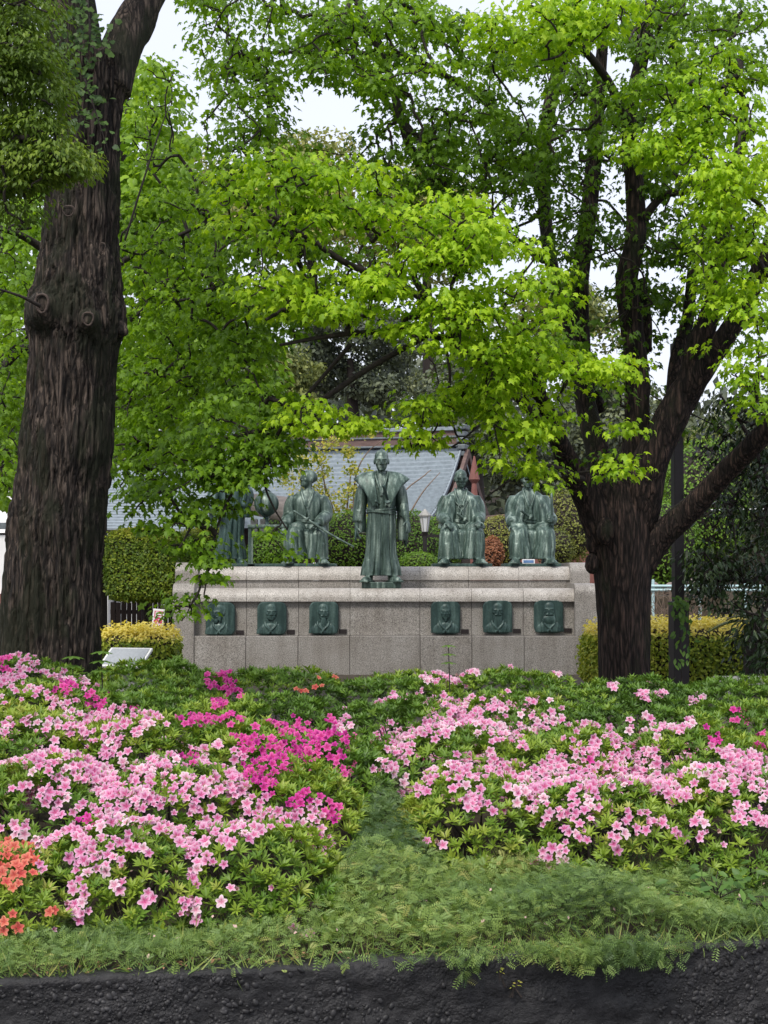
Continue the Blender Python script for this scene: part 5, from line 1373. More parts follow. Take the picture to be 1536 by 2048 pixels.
# camellia at the right edge
CA = thing('camellia_shrub', 'dark glossy evergreen shrub filling the right edge behind the azaleas', 'shrub', at(1590, 1400, 19.2) * np.array((1, 1, 0)))
V, Fc, C1 = limb([(1600, 1420, 14, 19.2), (1590, 1250, 12, 19.2), (1560, 1050, 9, 19.2), (1500, 880, 5, 19.2), (1440, 790, 2, 19.2)], 12, 6, .05); gpart('stem', Geo().add(V, Fc), M['twig_bark'], CA, True)
P, S, TT = pads_from([(1490, 1160, 95, 70, 90, 18.4, 20, .1, .9), (1520, 1010, 70, 90, 80, 18.4, 20, .1, .8), (1420, 1130, 50, 36, 22, 18.5, 19.6, .2, 1), (1480, 830, 70, 50, 24, 18.6, 20, .1, .5), (1500, 920, 60, 50, 26, 18.6, 20, .1, .5), (1430, 870, 40, 60, 12, 18.6, 20, .1, .4), (1525, 1290, 40, 60, 40, 18.2, 19.6, .1, .8), (1400, 1180, 26, 30, 7, 18.5, 19.4, .2, .8), (1440, 1010, 40, 60, 14, 18.6, 19.8, .1, .5)], [(1440, 765, 30, 40)])
crown(P, S * .95, TT, OVAL, M['camellia_leaf'], CA, 17, (.07, .105), .4, .9, 'foliage'); twigs(P, [list(C1)], CA, M['twig_bark'], 'twigs', 3.0, .0)
# cycad
cy = at(1510, 1235, 20.5)
CY = thing('cycad', 'cycad with arching yellow green fronds above the yellow hedge at the right', 'cycad', (cy[0], cy[1], 0))
gpart('trunk', Geo().tube([(cy[0], cy[1], -.05), (cy[0], cy[1], cy[2] - .1)], [.15, .14], 12, 2), M['twig_bark'], CY)
for k in range(22):
    a = 2 * math.pi * k / 22 + .1; L = random.uniform(.5, .72); e = random.uniform(.15, 1.0)
    hd = np.array((math.cos(a), math.sin(a), 0)); pts = np.array([np.array((cy[0], cy[1], cy[2] - .06)) + hd * L * t * math.cos(e) + np.array((0, 0, L * (math.sin(e) * t - .42 * t * t))) for t in np.linspace(0, 1, 9)])
    g = Geo(); g.tube(pts, [.008] * 9, 4, 1); sd_ = np.cross(hd, (0, 0, 1))
    for j in range(1, 26):
        t = j / 26; b = catmull(pts, 3)[min(24, int(t * 24))]; w = .17 * math.sin(math.pi * (.1 + .85 * t))
        for s in (-1, 1):
            tp = b + sd_ * s * w + hd * .05 + np.array((0, 0, .03)); g.add([b - hd * .008, b + hd * .008, tp], [(0, 1, 2)])
    v, t_ = g.arrays(); wpart('frond', v, t_, M['cycad_leaf'], CY, False, np.full(len(v), random.random()))
# vine on the post
n = 90; t = RNG.random(n); pos = np.array([at(1362 + RNG.normal() * 11, 1190 + 140 * q ** 1.3, 18.72 - .06 * RNG.random()) for q in t]); R = orient(np.array((0, -.9, .3)) + RNG.normal(size=(n, 3)) * .45, np.array((0, 0, -1)) + RNG.normal(size=(n, 3)) * .6)
vn = thing('climbing_vine', 'leafy vine climbing the base of the dark steel post', 'vine', (pl_[0], 18.7, 0))
V, T, ti = scatter(*OVAL, pos, R, RNG.uniform(.06, .10, n), RNG.random(n)); stuffpart(wpart('leaves', V, T, M['broad_leaf'], vn, False, ti))
gpart('stem', Geo().tube([np.array((xpx(1366, 18.75), 18.75, 0)), at(1360, 1280, 18.74), at(1368, 1200, 18.74), at(1362, 1150, 18.74)], .006, 5, 6), M['twig_bark'], vn)

# ------------------------------------------------------------------ clipped shrubs and hedges
def shrub(name, label, cat, c, r, m, n, size=.05, box=0.0, group=None, tr=(0, 1), top=0.0, tmpl=LEAF2, shoots=0.0, core=True, base=None, ragged=.05):
    """leafy surface over a superellipsoid; box>0 squares it; top adds young leaves above"""
    c = np.array(c, float); r = np.array(r, float)
    t = thing(name, label, cat, (c[0], c[1], 0 if base is None else base), 0, group)
    d = rdir(n); p = 2 + 6 * box
    k = (np.abs(d) ** p).sum(1) ** (-1 / p); d2 = d * k[:, None]
    nr = unit(np.sign(d2) * np.abs(d2) ** (p - 1) / r)
    rad = 1 - RNG.random(n) ** 2 * .22 + RNG.normal(size=n) * .012
    lump = 1 + ragged * 2 * (fbm((d2 * r + c) * 3.0, 3) - .45)
    pos = c + d2 * r * (rad * lump)[:, None]
    if shoots: pos[:, 2] += np.where(nr[:, 2] > .5, RNG.random(n) ** 3 * shoots, 0)
    nn = nr * .8 + RNG.normal(size=(n, 3)) * .45 + np.array((0, 0, .35)); tip = RNG.normal(size=(n, 3)) * .7 + np.array((0, 0, .35)) + nr * .5
    hgt = (pos[:, 2] - c[2]) / r[2]
    tt = np.clip(RNG.uniform(tr[0], tr[1], n) * .6 + .2 * (tr[0] + tr[1]) + (fbm(pos * 2.2, 2) - .4) * .5 + top * np.clip(hgt - .55, 0, 1) * 2.2, 0, 1)
    V, T, ti = scatter(*tmpl, pos, orient(nn, tip), RNG.uniform(.7, 1.25, n) * size, tt)
    stuffpart(wpart('foliage', V, T, m, t, False, ti))
    if core:
        g = Geo(); V, Fc = ellipsoid(20, 12); kk = (np.abs(V) ** p).sum(1) ** (-1 / p); g.add(V * kk[:, None] * r * .86 + c, Fc); V, T = g.arrays(); wpart('inner_twigs', V, T, M['twig_bark'], t, True)
    if c[2] - r[2] > .1:
        gpart('stem', Geo().tube([(c[0], c[1], -.05), (c[0] + .03, c[1], c[2])], [.07, .05], 8, 2), M['twig_bark'], t)
    return t
def pxs(name, label, cat, px, py, rx, ry, d, m, n, ryd=None, **k):
    c = at(px, py, d); s = d / F
    return shrub(name, label, cat, c, (rx * s, (ryd if ryd else rx * s), ry * s), m, n, **k)
pxs('clipped_box_tree', 'rounded square clipped green tree with yellowish top beside the monument', 'tree', 288, 1130, 74, 72, 28.5, M['hedge_leaf'], 22000, .55, size=.052, box=.55, top=.35, tr=(.15, .65), ragged=.03)
pxs('clipped_box_tree', 'second clipped green tree mostly behind maple leaves, right of the rounded square one', 'tree', 420, 1110, 66, 52, 31, M['hedge_leaf'], 9000, .5, size=.055, box=.4, top=.35, tr=(.15, .65))
for lab, px, py, rx, ry, d, mm, n, sz in (
        ('round clipped bright green shrub seen under the globe table', 540, 1108, 48, 44, 28.4, 'topiary_leaf', 4000, .05),
        ('tall mounded light green shrub between the sword tip and the standing statue', 700, 1090, 62, 72, 33, 'topiary_leaf', 5200, .055),
        ('dark green clipped shrub right behind the standing statue, under the lantern', 822, 1092, 60, 72, 32, 'topiary_leaf', 5000, .05),
        ('low round bright green shrub on the wall right of the standing statue', 838, 1128, 40, 24, 29.5, 'topiary_leaf', 2400, .045),
        ('loose mid green shrub behind the lantern glass', 880, 1090, 46, 60, 34.5, 'topiary_leaf', 3200, .055),
        ('pale yellow green shrub between the two right seated statues', 1000, 1085, 54, 56, 34, 'olive_leaf', 3600, .055),
        ('olive green bushy shrub right of the upright sword, beside the maple trunk', 1130, 1055, 62, 78, 34.5, 'olive_leaf', 4600, .06),
        ('brownish shrub low beside the upright sword', 1110, 1095, 40, 40, 33.5, 'olive_leaf', 1800, .055),
        ('mid green shrub behind the seated statue looking up', 600, 1060, 80, 60, 35, 'topiary_leaf', 3800, .06),
        ('light green bush beyond the railing right of the maple trunk', 1330, 1085, 70, 90, 37, 'topiary_leaf', 4200, .075),
        ('tall light green bush behind the lower right limb', 1410, 1000, 90, 130, 40, 'topiary_leaf', 5200, .09)):
    pxs('round_shrub', lab, 'shrub', px, py, rx, ry, d, M[mm], n, size=sz, tr=(.1, .8) if 'dark' not in lab and 'brown' not in lab else (0, .5), ragged=.10)
pxs('red_shrub', 'egg shaped orange red shrub beside the corded seated statue', 'shrub', 984, 1108, 24, 36, 30.5, M['red_leaf'], 2600, size=.045, tr=(.2, 1.0), ragged=.04)
def hedge(label, x0, x1, py_t, d, dep, n, tr):
    zt_ = zpx(py_t, d); c = np.array(((xpx(x0, d) + xpx(x1, d)) / 2, d + dep / 2, zt_ / 2)); r = np.array(((xpx(x1, d) - xpx(x0, d)) / 2, dep / 2, zt_ / 2))
    return shrub('yellow_hedge', label, 'hedge', c, r, M['hedge_leaf'], int(n * 1.8), .056, .75, None, tr, 1.1, LEAF2, .12, True, None, .05)
hedge('low yellow tipped hedge left of the monument below the slanted sign', 190, 352, 1264, 22.0, .8, 5200, (.2, .75))
hedge('long yellow tipped hedge right of the monument behind the maple trunk', 1172, 1640, 1250, 21.5, 1.0, 12500, (.3, .9))
# thin tree with yellow tufts in front of the hall roof
YT = thing('yellow_leaf_tree', 'thin pruned tree with tufts of yellow young leaves against the tiled roof', 'tree', at(670, 1120, 36) * np.array((1, 1, 0)))
g = Geo(); tufts = []
for pts in ([(690, 1150), (672, 1040), (655, 985), (640, 940)], [(660, 1060), (648, 960), (642, 930)], [(690, 1060), (700, 960), (706, 930)], [(706, 1030), (712, 950), (735, 905), (765, 880)], [(720, 1050), (726, 1000), (720, 970)], [(640, 1000), (610, 960), (596, 935)], [(690, 1040), (712, 1000), (730, 985)], [(830, 1090), (800, 1000), (850, 950), (862, 940)], [(815, 1035), (845, 985), (880, 945)], [(780, 1080), (775, 1010), (800, 975)]):
    P_ = [at(x, y, 36 + .1 * i) for i, (x, y) in enumerate(pts)]; g.tube(P_, list(np.linspace(.024, .008, len(P_))), 6, 4)
gpart('trunk', g, M['dry_twig'], YT, True)
TF = [(660, 885, 24), (640, 915, 22), (602, 922, 26), (648, 945, 16), (690, 872, 16), (740, 865, 14), (700, 905, 20), (705, 940, 16), (616, 960, 26), (640, 985, 24), (700, 980, 26), (680, 1010, 30), (730, 1000, 22), (575, 960, 22), (600, 1000, 30), (560, 905, 20), (660, 1030, 26), (715, 1040, 26), (735, 945, 12), (750, 960, 10)]
pos = []
for px, py, r in TF:
    for k in range(int(r * 6)): pos.append(at(px + RNG.normal() * r * .5, py + RNG.normal() * r * .38, 36 + RNG.normal() * .2))
pos = np.array(pos); n = len(pos); R = orient(RNG.normal(size=(n, 3)) * .6 + np.array((0, -.5, .6)), RNG.normal(size=(n, 3))); V, T, ti = scatter(*LEAF2, pos, R, RNG.uniform(.06, .11, n), RNG.random(n)); stuffpart(wpart('foliage', V, T, M['yellow_leaf'], YT, False, ti))

# ------------------------------------------------------------------ wooded hill
def forest_tree(label, px, py, rx, ry, d, m, n, size, tr):
    n = int(n * 1.9)
    c = at(px, py, d); s = d / F
    t = thing('forest_tree', label, 'tree', (c[0], c[1], 0), 0, 'trees on the wooded hill')
    gz = float(ground(c[0], c[1])); gpart('trunk', Geo().tube([(c[0], c[1], gz - .2), (c[0] + .2, c[1], c[2] * .55), (c[0], c[1], c[2])], [.45, .32, .12], 8, 3), M['twig_bark'], t, True)
    cl = 26; cc = rdir(cl) * (RNG.random((cl, 1)) ** .4) * np.array((rx * s, rx * s * .8, ry * s)) * .78 + c; cr = RNG.uniform(.28, .46, cl) * min(rx, ry) * s
    k = RNG.integers(0, cl, n); d3 = rdir(n); d3[:, 2] = d3[:, 2] * .8 + .2
    pos = cc[k] + d3 * (cr[k] * (.75 + .3 * RNG.random(n)))[:, None] * np.array((1.1, 1.1, .85))
    nn = d3 + RNG.normal(size=(n, 3)) * .5; tip = RNG.normal(size=(n, 3))
    tt = np.clip(RNG.uniform(tr[0], tr[1], n) + .3 * (RNG.random(cl)[k] - .5), 0, 1)
    V, T, ti = scatter(*LEAF2, pos, orient(nn, tip), RNG.uniform(.7, 1.3, n) * size * .62, tt); stuffpart(wpart('crown', V, T, M[m], t, False, ti))
for a in (('pale yellow blossoming tree crowning the hill left of centre', 620, 420, 190, 170, 66, 'forest_pale_leaf', 7000, .34, (.2, .9)),
          ('pale tree on the hill farther right, its top touching the sky gap', 850, 460, 150, 140, 70, 'forest_pale_leaf', 5000, .36, (.1, .8)),
          ('pale hill tree at far left behind the maple sprays', 440, 420, 130, 130, 72, 'forest_pale_leaf', 3600, .36, (.1, .8)),
          ('dark grey green tree in the hollow above the hall ridge', 700, 720, 170, 130, 62, 'forest_leaf', 6500, .30, (0, .5)),
          ('dark tree above the gable with light sprays', 940, 800, 130, 150, 60, 'forest_leaf', 5500, .28, (0, .7)),
          ('yellowish tree left above the hall ridge', 560, 780, 90, 100, 58, 'forest_pale_leaf', 3200, .26, (0, .6)),
          ('dark hill tree right of the pointed post', 1040, 930, 100, 110, 56, 'forest_leaf', 4600, .26, (0, .6)),
          ('pale olive tree behind the maple forks', 1130, 640, 130, 120, 74, 'forest_pale_leaf', 3800, .36, (0, .7)),
          ('lower dark hill tree behind the maple trunk', 1180, 850, 130, 130, 70, 'forest_leaf', 3800, .34, (0, .7)),
          ('green hill tree at the right beyond the limb', 1380, 940, 120, 90, 72, 'forest_pale_leaf', 3600, .34, (0, .6)),
          ('green hill tree at the far right edge', 1530, 930, 110, 80, 70, 'forest_leaf', 3000, .34, (.1, .9))):
    forest_tree(*a)
n = 34000; x = RNG.uniform(-34, 34, n); y = RNG.uniform(72, 92, n); tz = np.where(x > 7, 7.5, 9.5) * (.7 + .5 * fbm(np.stack([x * .25, y * .2, 0 * x], 1), 3)); z = ground(x, y) + tz * RNG.random(n) ** .7
pos = np.stack([x, y, z], 1); R = orient(RNG.normal(size=(n, 3)) + np.array((0, -.5, .8)), RNG.normal(size=(n, 3))); V, T, ti = scatter(*LEAF2, pos, R, RNG.uniform(.32, .75, n), np.clip(fbm(pos * .35, 3) * .9 - .1 + RNG.normal(size=n) * .1, 0, 1))
tag(link('woods', mesh_np('woods', V, T, False, ti), M['forest_leaf']), 'dark woods covering the hill behind the shrine', 'woods', kind='stuff')
# ------------------------------------------------------------------ azaleas
# x, distance, rx, ry, top z, leaf tint, label
BUSH = [
 (-1.93, 8.62, .42, .44, .07, .62, 'coral red azalea bush at the lower left corner above the dark wall'),
 (-1.32, 8.98, .62, .55, .12, .60, 'front azalea bush with pale pink blossoms just right of the coral red one'),
 (-.72, 9.05, .55, .56, .14, .58, 'front azalea bush with few pale pink blossoms left of the weedy gap'),
 (-.43, 8.66, .22, .22, -.16, .5, 'low azalea sprig with one pale pink cluster among the weeds near the wall edge'),
 (-2.02, 9.9, .75, .70, .38, .60, 'azalea bush crowded with pale pink blossoms at the left edge, second row'),
 (-1.25, 9.9, .70, .66, .36, .60, 'azalea bush thick with pale pink blossoms in the middle of the left mass'),
 (-.56, 9.95, .55, .60, .32, .58, 'azalea bush at the right end of the left mass with mixed pink and magenta blossoms'),
 (-2.42, 11.2, .80, .76, .57, .62, 'azalea bush with pale pink blossoms at the left edge below the ginkgo'),
 (-1.60, 11.1, .76, .72, .51, .62, 'azalea bush with one bright magenta cluster on top below the ginkgo'),
 (-.85, 11.0, .70, .70, .47, .55, 'azalea bush with magenta blossoms left of centre'),
 (-.24, 10.8, .50, .60, .41, .5, 'azalea bush with purple magenta blossoms above the weedy gap'),
 (.56, 10.1, .60, .62, .27, .62, 'pale pink azalea bush at the left end of the right mass'),
 (1.22, 10.0, .66, .62, .25, .62, 'densest pale pink azalea bush low in the right mass'),
 (1.96, 10.05, .70, .66, .25, .60, 'pale pink azalea bush low at the right, over the dark hollow'),
 (2.62, 10.3, .60, .66, .30, .55, 'pale pink azalea bush cut by the right edge'),
 (.46, 11.3, .66, .72, .46, .60, 'pale pink azalea bush with tall sprays just right of centre'),
 (1.20, 11.2, .70, .70, .45, .58, 'pale pink azalea bush in the middle row below the monument right end'),
 (2.02, 11.2, .76, .70, .43, .50, 'azalea bush with pink and one violet cluster right of the maple trunk'),
 (2.82, 11.4, .70, .70, .42, .48, 'leafy azalea bush at the right edge with few magenta blossoms'),
 (-2.62, 12.8, .86, .86, .67, .55, 'leafy azalea bush at the left edge under the trunk with scattered pink'),
 (-1.70, 12.8, .80, .86, .60, .50, 'green azalea bush almost without flowers below the information panel'),
 (-.80, 12.6, .80, .80, .54, .45, 'azalea bush with small magenta clusters below the left reliefs'),
 (.10, 12.6, .80, .80, .52, .40, 'plain green azalea bush below the standing statue'),
 (1.00, 12.7, .80, .80, .54, .46, 'azalea bush with tall pale pink sprays below the right reliefs'),
 (1.92, 12.7, .80, .80, .53, .40, 'green azalea bush with two pink clusters in front of the maple trunk'),
 (2.82, 12.8, .80, .80, .50, .40, 'green azalea bush in front of the stone bench'),
 (-2.92, 14.0, .80, .60, .77, .50, 'azalea bush with a few pink flowers at the foot of the ginkgo'),
 (-1.92, 14.4, .90, .90, .71, .42, 'green azalea bush surrounding the information panel'),
 (-.92, 14.5, .90, .90, .66, .40, 'back row azalea bush with faded red blossoms below the left reliefs'),
 (.10, 14.5, .90, .90, .60, .36, 'back row green azalea bush with sparse red blossoms, left of the monument centre'),
 (1.12, 14.6, .90, .90, .61, .36, 'back row azalea bush with pink sprays against the granite'),
 (2.12, 14.6, .90, .90, .58, .34, 'back row green azalea bush hiding the maple foot'),
 (3.10, 14.8, .90, .90, .56, .34, 'back row green azalea bush at the right edge below the bench')]
B = np.array([b[:6] for b in BUSH]); BZ = ground(B[:, 0], B[:, 1]) - .10; BH = B[:, 4] - BZ
def inside(p, skip):
    """how deep the points lie inside any other bush"""
    m = np.zeros(len(p), bool)
    for i in range(len(B)):
        if i == skip: continue
        dx = (p[:, 0] - B[i, 0]) / B[i, 2]; dy = (p[:, 1] - B[i, 1]) / B[i, 3]; dz = (p[:, 2] - BZ[i]) / BH[i]
        m |= (np.abs(dx) ** 2.5 + np.abs(dy) ** 2.5) ** (.8) + np.maximum(dz, 0) ** 2.2 < .90
    return m
def surf(i, n):
    d = rdir(n); d[:, 2] = np.abs(d[:, 2])
    rr = (np.abs(d[:, 0]) ** 2.5 + np.abs(d[:, 1]) ** 2.5) ** .8 + d[:, 2] ** 2.2
    k = rr ** (-1 / 2.1)
    p = d * k[:, None]; nr = unit(p * np.array((1 / B[i, 2], 1 / B[i, 3], 1 / BH[i])))
    pos = p * np.array((B[i, 2], B[i, 3], BH[i])) + np.array((B[i, 0], B[i, 1], BZ[i]))
    lump = fbm(pos * 3.2, 3) - .45
    return pos + nr * (lump * .22)[:, None], nr
# where the photo shows blossoms: (px, py, rx, ry, strength)
PALE = [(40, 1370, 60, 50, .6), (110, 1390, 80, 40, .5), (60, 1480, 80, 50, .35), (230, 1470, 100, 50, .7), (240, 1550, 140, 60, .8), (60, 1530, 70, 50, .5), (120, 1600, 130, 60, .8), (240, 1600, 130, 70, .85), (330, 1520, 60, 50, .55), (430, 1570, 90, 70, .75), (480, 1640, 110, 60, .75), (300, 1680, 120, 60, .75), (100, 1660, 120, 50, .8), (120, 1720, 100, 60, .85), (20, 1640, 50, 50, .7), (150, 1800, 36, 46, .7), (380, 1720, 50, 40, .7), (590, 1640, 60, 50, .85), (630, 1700, 36, 26, .8), (640, 1760, 25, 18, .8), (470, 1770, 66, 40, .6), (505, 1800, 26, 20, .9), (375, 1830, 28, 38, .9), (300, 1800, 18, 13, .9), (240, 1785, 18, 13, .9), (600, 1872, 26, 20, 1), (95, 1857, 14, 11, 1), (470, 1303, 60, 18, .4), (370, 1306, 12, 10, .8), (55, 1312, 26, 12, .6),
        (885, 1375, 50, 36, .6), (935, 1346, 30, 16, .7), (1020, 1332, 22, 12, .9), (1120, 1343, 26, 14, .9), (1165, 1353, 24, 12, .9), (800, 1412, 46, 20, .35), (880, 1440, 100, 46, .55), (840, 1500, 90, 50, .8), (940, 1490, 100, 56, .9), (1010, 1412, 46, 20, .7), (1060, 1440, 60, 40, .5), (860, 1550, 120, 46, .9), (1040, 1545, 120, 60, .95), (1130, 1600, 140, 56, .95), (1180, 1500, 60, 46, .6), (1230, 1560, 80, 46, .8), (1300, 1550, 80, 60, .8), (1300, 1390, 28, 20, .9), (1390, 1404, 18, 11, .9), (1232, 1380, 14, 10, .9), (1280, 1455, 28, 18, .9), (1340, 1466, 28, 16, .8), (1376, 1450, 14, 14, .8), (1400, 1525, 70, 50, .8), (1490, 1560, 70, 46, .85), (1440, 1600, 120, 46, .8), (1270, 1645, 100, 36, .8), (1180, 1650, 60, 36, .8), (1110, 1712, 36, 30, .9), (1060, 1690, 40, 20, .5), (1510, 1650, 50, 36, .8), (1450, 1702, 26, 14, .8), (1380, 1660, 60, 22, .4), (870, 1685, 28, 17, 1), (935, 1676, 17, 11, 1), (950, 1612, 50, 14, .8), (1030, 1625, 60, 18, .8), (1230, 1700, 22, 13, .6), (745, 1392, 10, 8, .7), (690, 1470, 20, 40, .3)]
MAGE = [(12, 1336, 26, 14, .9), (195, 1408, 30, 20, 1), (125, 1385, 36, 18, .6), (440, 1366, 34, 18, .95), (435, 1410, 20, 11, 1), (470, 1395, 17, 12, 1), (400, 1450, 50, 14, .6), (460, 1450, 30, 14, .7), (560, 1490, 90, 36, .8), (620, 1482, 50, 46, .85), (692, 1515, 28, 44, .85), (540, 1552, 80, 36, .9), (585, 1605, 50, 26, .9), (380, 1527, 36, 16, .6), (170, 1650, 34, 16, .9), (215, 1890, 26, 15, 1), (655, 1625, 22, 26, .7), (1425, 1482, 28, 22, .75), (1530, 1490, 14, 18, .9), (1480, 1436, 20, 14, .5), (1182, 1529, 9, 7, .9), (270, 1418, 10, 8, .8)]
CORA = [(30, 1722, 56, 44, .95), (60, 1785, 60, 60, .6), (100, 1765, 36, 36, .6), (20, 1835, 40, 30, .6), (10, 1925, 22, 16, .9), (590, 1372, 60, 16, .05), (660, 1362, 40, 12, .06), (490, 1328, 50, 12, .05), (130, 1820, 26, 20, .5)]
def fld(E, px, py):
    m = np.zeros(len(px))
    for cx, cy, rx, ry, s in E:
        q = ((px - cx) / rx) ** 2 + ((py - cy) / ry) ** 2
        m = np.maximum(m, s * np.clip(1.35 - q, 0, 1))
    return m
def blossom(c0, c1, c2, seed, op=1.0):
    """five pointed petals opening as a funnel; throat colour c2, petal c0, rim c1"""
    r = np.random.default_rng(seed); V, T, Cc = [(0, 0, -.45)], [], [c2]
    for k in range(5):
        a = 2 * math.pi * k / 5 + math.pi / 2; o = 1 + r.uniform(-.08, .1); tw = r.uniform(-.12, .12); dr = r.uniform(-.08, .12)
        def P(rad, da, z): return (rad * op * math.cos(a + da), rad * op * math.sin(a + da), z + (1 - op) * rad * 1.3)
        b = len(V); blot = c2 if k in (0, 1, 4) else tuple(.5 * (x + y) for x, y in zip(c0, c2))
        V += [P(.30, 0, -.14), P(.70 * o, -.62, .05 + tw), P(.70 * o, .62, .05 - tw), P(.66 * o, 0, -.05), P(1.0 * o, -.26, .05 - dr), P(1.0 * o, .26, .05 - dr), P(1.14 * o, 0, -.04 - dr)]
        Cc += [blot, c1, c1, tuple(.62 * x + .38 * y for x, y in zip(c0, blot)), c1, c1, c1]
        T += [(0, b + 1, b), (0, b, b + 2), (b, b + 1, b + 3), (b, b + 3, b + 2), (b + 3, b + 1, b + 4), (b + 3, b + 5, b + 2), (b + 3, b + 4, b + 6), (b + 3, b + 6, b + 5)]
    for k in range(4):
        a = k * 1.57 + .4; b = len(V)
        V += [(0, 0, -.3), (.03, .02, -.3), (.14 * math.cos(a), .14 * math.sin(a), .42)]; Cc += [c1, c1, tuple(min(1, x * .8) for x in c2)]; T += [(b, b + 1, b + 2)]
    col = np.array([(*c, 1) for c in Cc]); me = mesh_np('blossom', np.array(V), np.array(T), False, None, col); me.materials.append(M['petal']); return me
BL = {'P': [blossom((.70, .28, .50), (.78, .50, .66), (.62, .06, .24), 1), blossom((.74, .35, .54), (.82, .58, .71), (.66, .10, .28), 2), blossom((.66, .25, .48), (.76, .45, .63), (.58, .05, .22), 3), blossom((.80, .52, .62), (.88, .74, .80), (.66, .20, .34), 4), blossom((.76, .34, .56), (.86, .58, .74), (.60, .06, .24), 10, .74), blossom((.78, .38, .58), (.84, .62, .74), (.62, .08, .24), 11, .55), blossom((.56, .36, .34), (.60, .46, .42), (.40, .16, .14), 12, .45)],
      'M': [blossom((.64, .03, .30), (.72, .10, .42), (.44, .01, .15), 5, .85), blossom((.54, .02, .30), (.64, .07, .38), (.34, .01, .15), 6, .7), blossom((.68, .06, .32), (.76, .16, .44), (.50, .01, .17), 7)],
      'C': [blossom((.68, .12, .09), (.74, .20, .15), (.50, .05, .06), 8), blossom((.70, .18, .10), (.76, .28, .20), (.52, .07, .06), 9)]}
ROS = [rosette(10, .45, .13, s) for s in range(3)]
total = 0
for i, b in enumerate(BUSH):
    x, d, rx, ry, zt_, tint, label = b
    t = thing('azalea_bush', label, 'azalea', (x, d, BZ[i] + .10), 0, 'azaleas of the flower bed')
    area = 2 * math.pi * rx * ry * .7 + 4.5 * (rx + ry) / 2 * BH[i]
    n = int(area * (320 if d < 12 else 215))
    pos, nr = surf(i, n)
    keep = ~inside(pos, i) & (nr[:, 1] < .75) & (pos[:, 2] > ground(pos[:, 0], pos[:, 1]) + .02)
    pos, nr = pos[keep], nr[keep]
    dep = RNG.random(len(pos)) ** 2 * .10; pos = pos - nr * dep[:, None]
    ax = unit(nr * .75 + np.array((0, -.08, .7)) + RNG.normal(size=pos.shape) * .30)
    R = orient(ax, rdir(len(pos)))
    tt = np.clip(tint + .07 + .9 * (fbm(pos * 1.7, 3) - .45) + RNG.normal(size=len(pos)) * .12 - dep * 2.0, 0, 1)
    kk = RNG.integers(0, 3, len(pos)); Vs, Ts, Ti, o = [], [], [], 0
    for k in range(3):
        m_ = kk == k
        if not m_.any(): continue
        V, T, ti = scatter(*ROS[k], pos[m_], R[m_], RNG.uniform(.050, .076, m_.sum()), tt[m_]); Vs.append(V); Ts.append(T + o); Ti.append(ti); o += len(V)
    stuffpart(wpart('foliage', np.concatenate(Vs), np.concatenate(Ts), M['azalea_leaf'], t, False, np.concatenate(Ti)))
    # woody stems and the shaded inside
    g = Geo()
    for k in range(14):
        a = random.uniform(0, 6.3); q = random.uniform(.3, .8)
        e = np.array((x + rx * q * math.cos(a), d + ry * q * math.sin(a), BZ[i] + BH[i] * random.uniform(.55, .85)))
        g.tube([(x + .1 * math.cos(a), d + .1 * math.sin(a), BZ[i]), ((x + e[0]) / 2, (d + e[1]) / 2, (BZ[i] * .4 + e[2] * .6)), e], [.010, .007, .003], 5, 3)
    gpart('stems', g, M['twig_bark'], t)
    # blossoms
    ns = int(area * 1500); pos, nr = surf(i, ns)
    keep = ~inside(pos, i) & (nr[:, 1] < .35) & (pos[:, 2] > ground(pos[:, 0], pos[:, 1]) + .04); pos, nr = pos[keep], nr[keep]
    px, py = proj(pos); f = [fld(E, px, py) for E in (PALE, MAGE, CORA)]
    clump = np.clip((fbm(pos * 6.0 + 50, 2) - .305) * 5.5, 0, 1.2)
    face = np.clip(.30 + 1.1 * (-nr[:, 1] * .99 + nr[:, 2] * .10), .30, 1.15)
    kind = np.argmax(np.stack([f[0], f[1] * 1.25, f[2] * 1.2]), 0); pr = np.max(np.stack(f), 0) * clump * face
    ok = RNG.random(len(pos)) < pr
    chosen = []
    for j in np.where(ok)[0]:
        if all(np.sum((pos[j] - pos[q]) ** 2) > .030 ** 2 for q in chosen): chosen.append(j)
        if len(chosen) >= 290: break
    for j in chosen:
        K = 'PMC'[kind[j]]; me = BL[K][int(RNG.choice(7, p=[.2, .2, .2, .12, .15, .08, .05])) if K == 'P' else int(RNG.integers(0, len(BL[K])))]
        if len(chosen) and me.users == 0: pass
        o = bpy.data.objects.new('blossom', me); COL.objects.link(o); o.parent = t
        dr = unit(nr[j] * .6 + np.array((RNG.normal() * .35, -.75 + RNG.normal() * .3, .30 + RNG.normal() * .3)))
        o.location = tuple(pos[j] + nr[j] * .035 - np.array((x, d, BZ[i] + .10)))
        q = Vector(dr).to_track_quat('Z', 'Y'); q = q @ Euler((0, 0, float(RNG.normal() * .5))).to_quaternion()
        o.rotation_euler = q.to_euler(); s = float(RNG.uniform(.022, .034)) * (.9 if K == 'C' else 1); o.scale = (s, s, s)
        total += 1
print('blossoms', total)

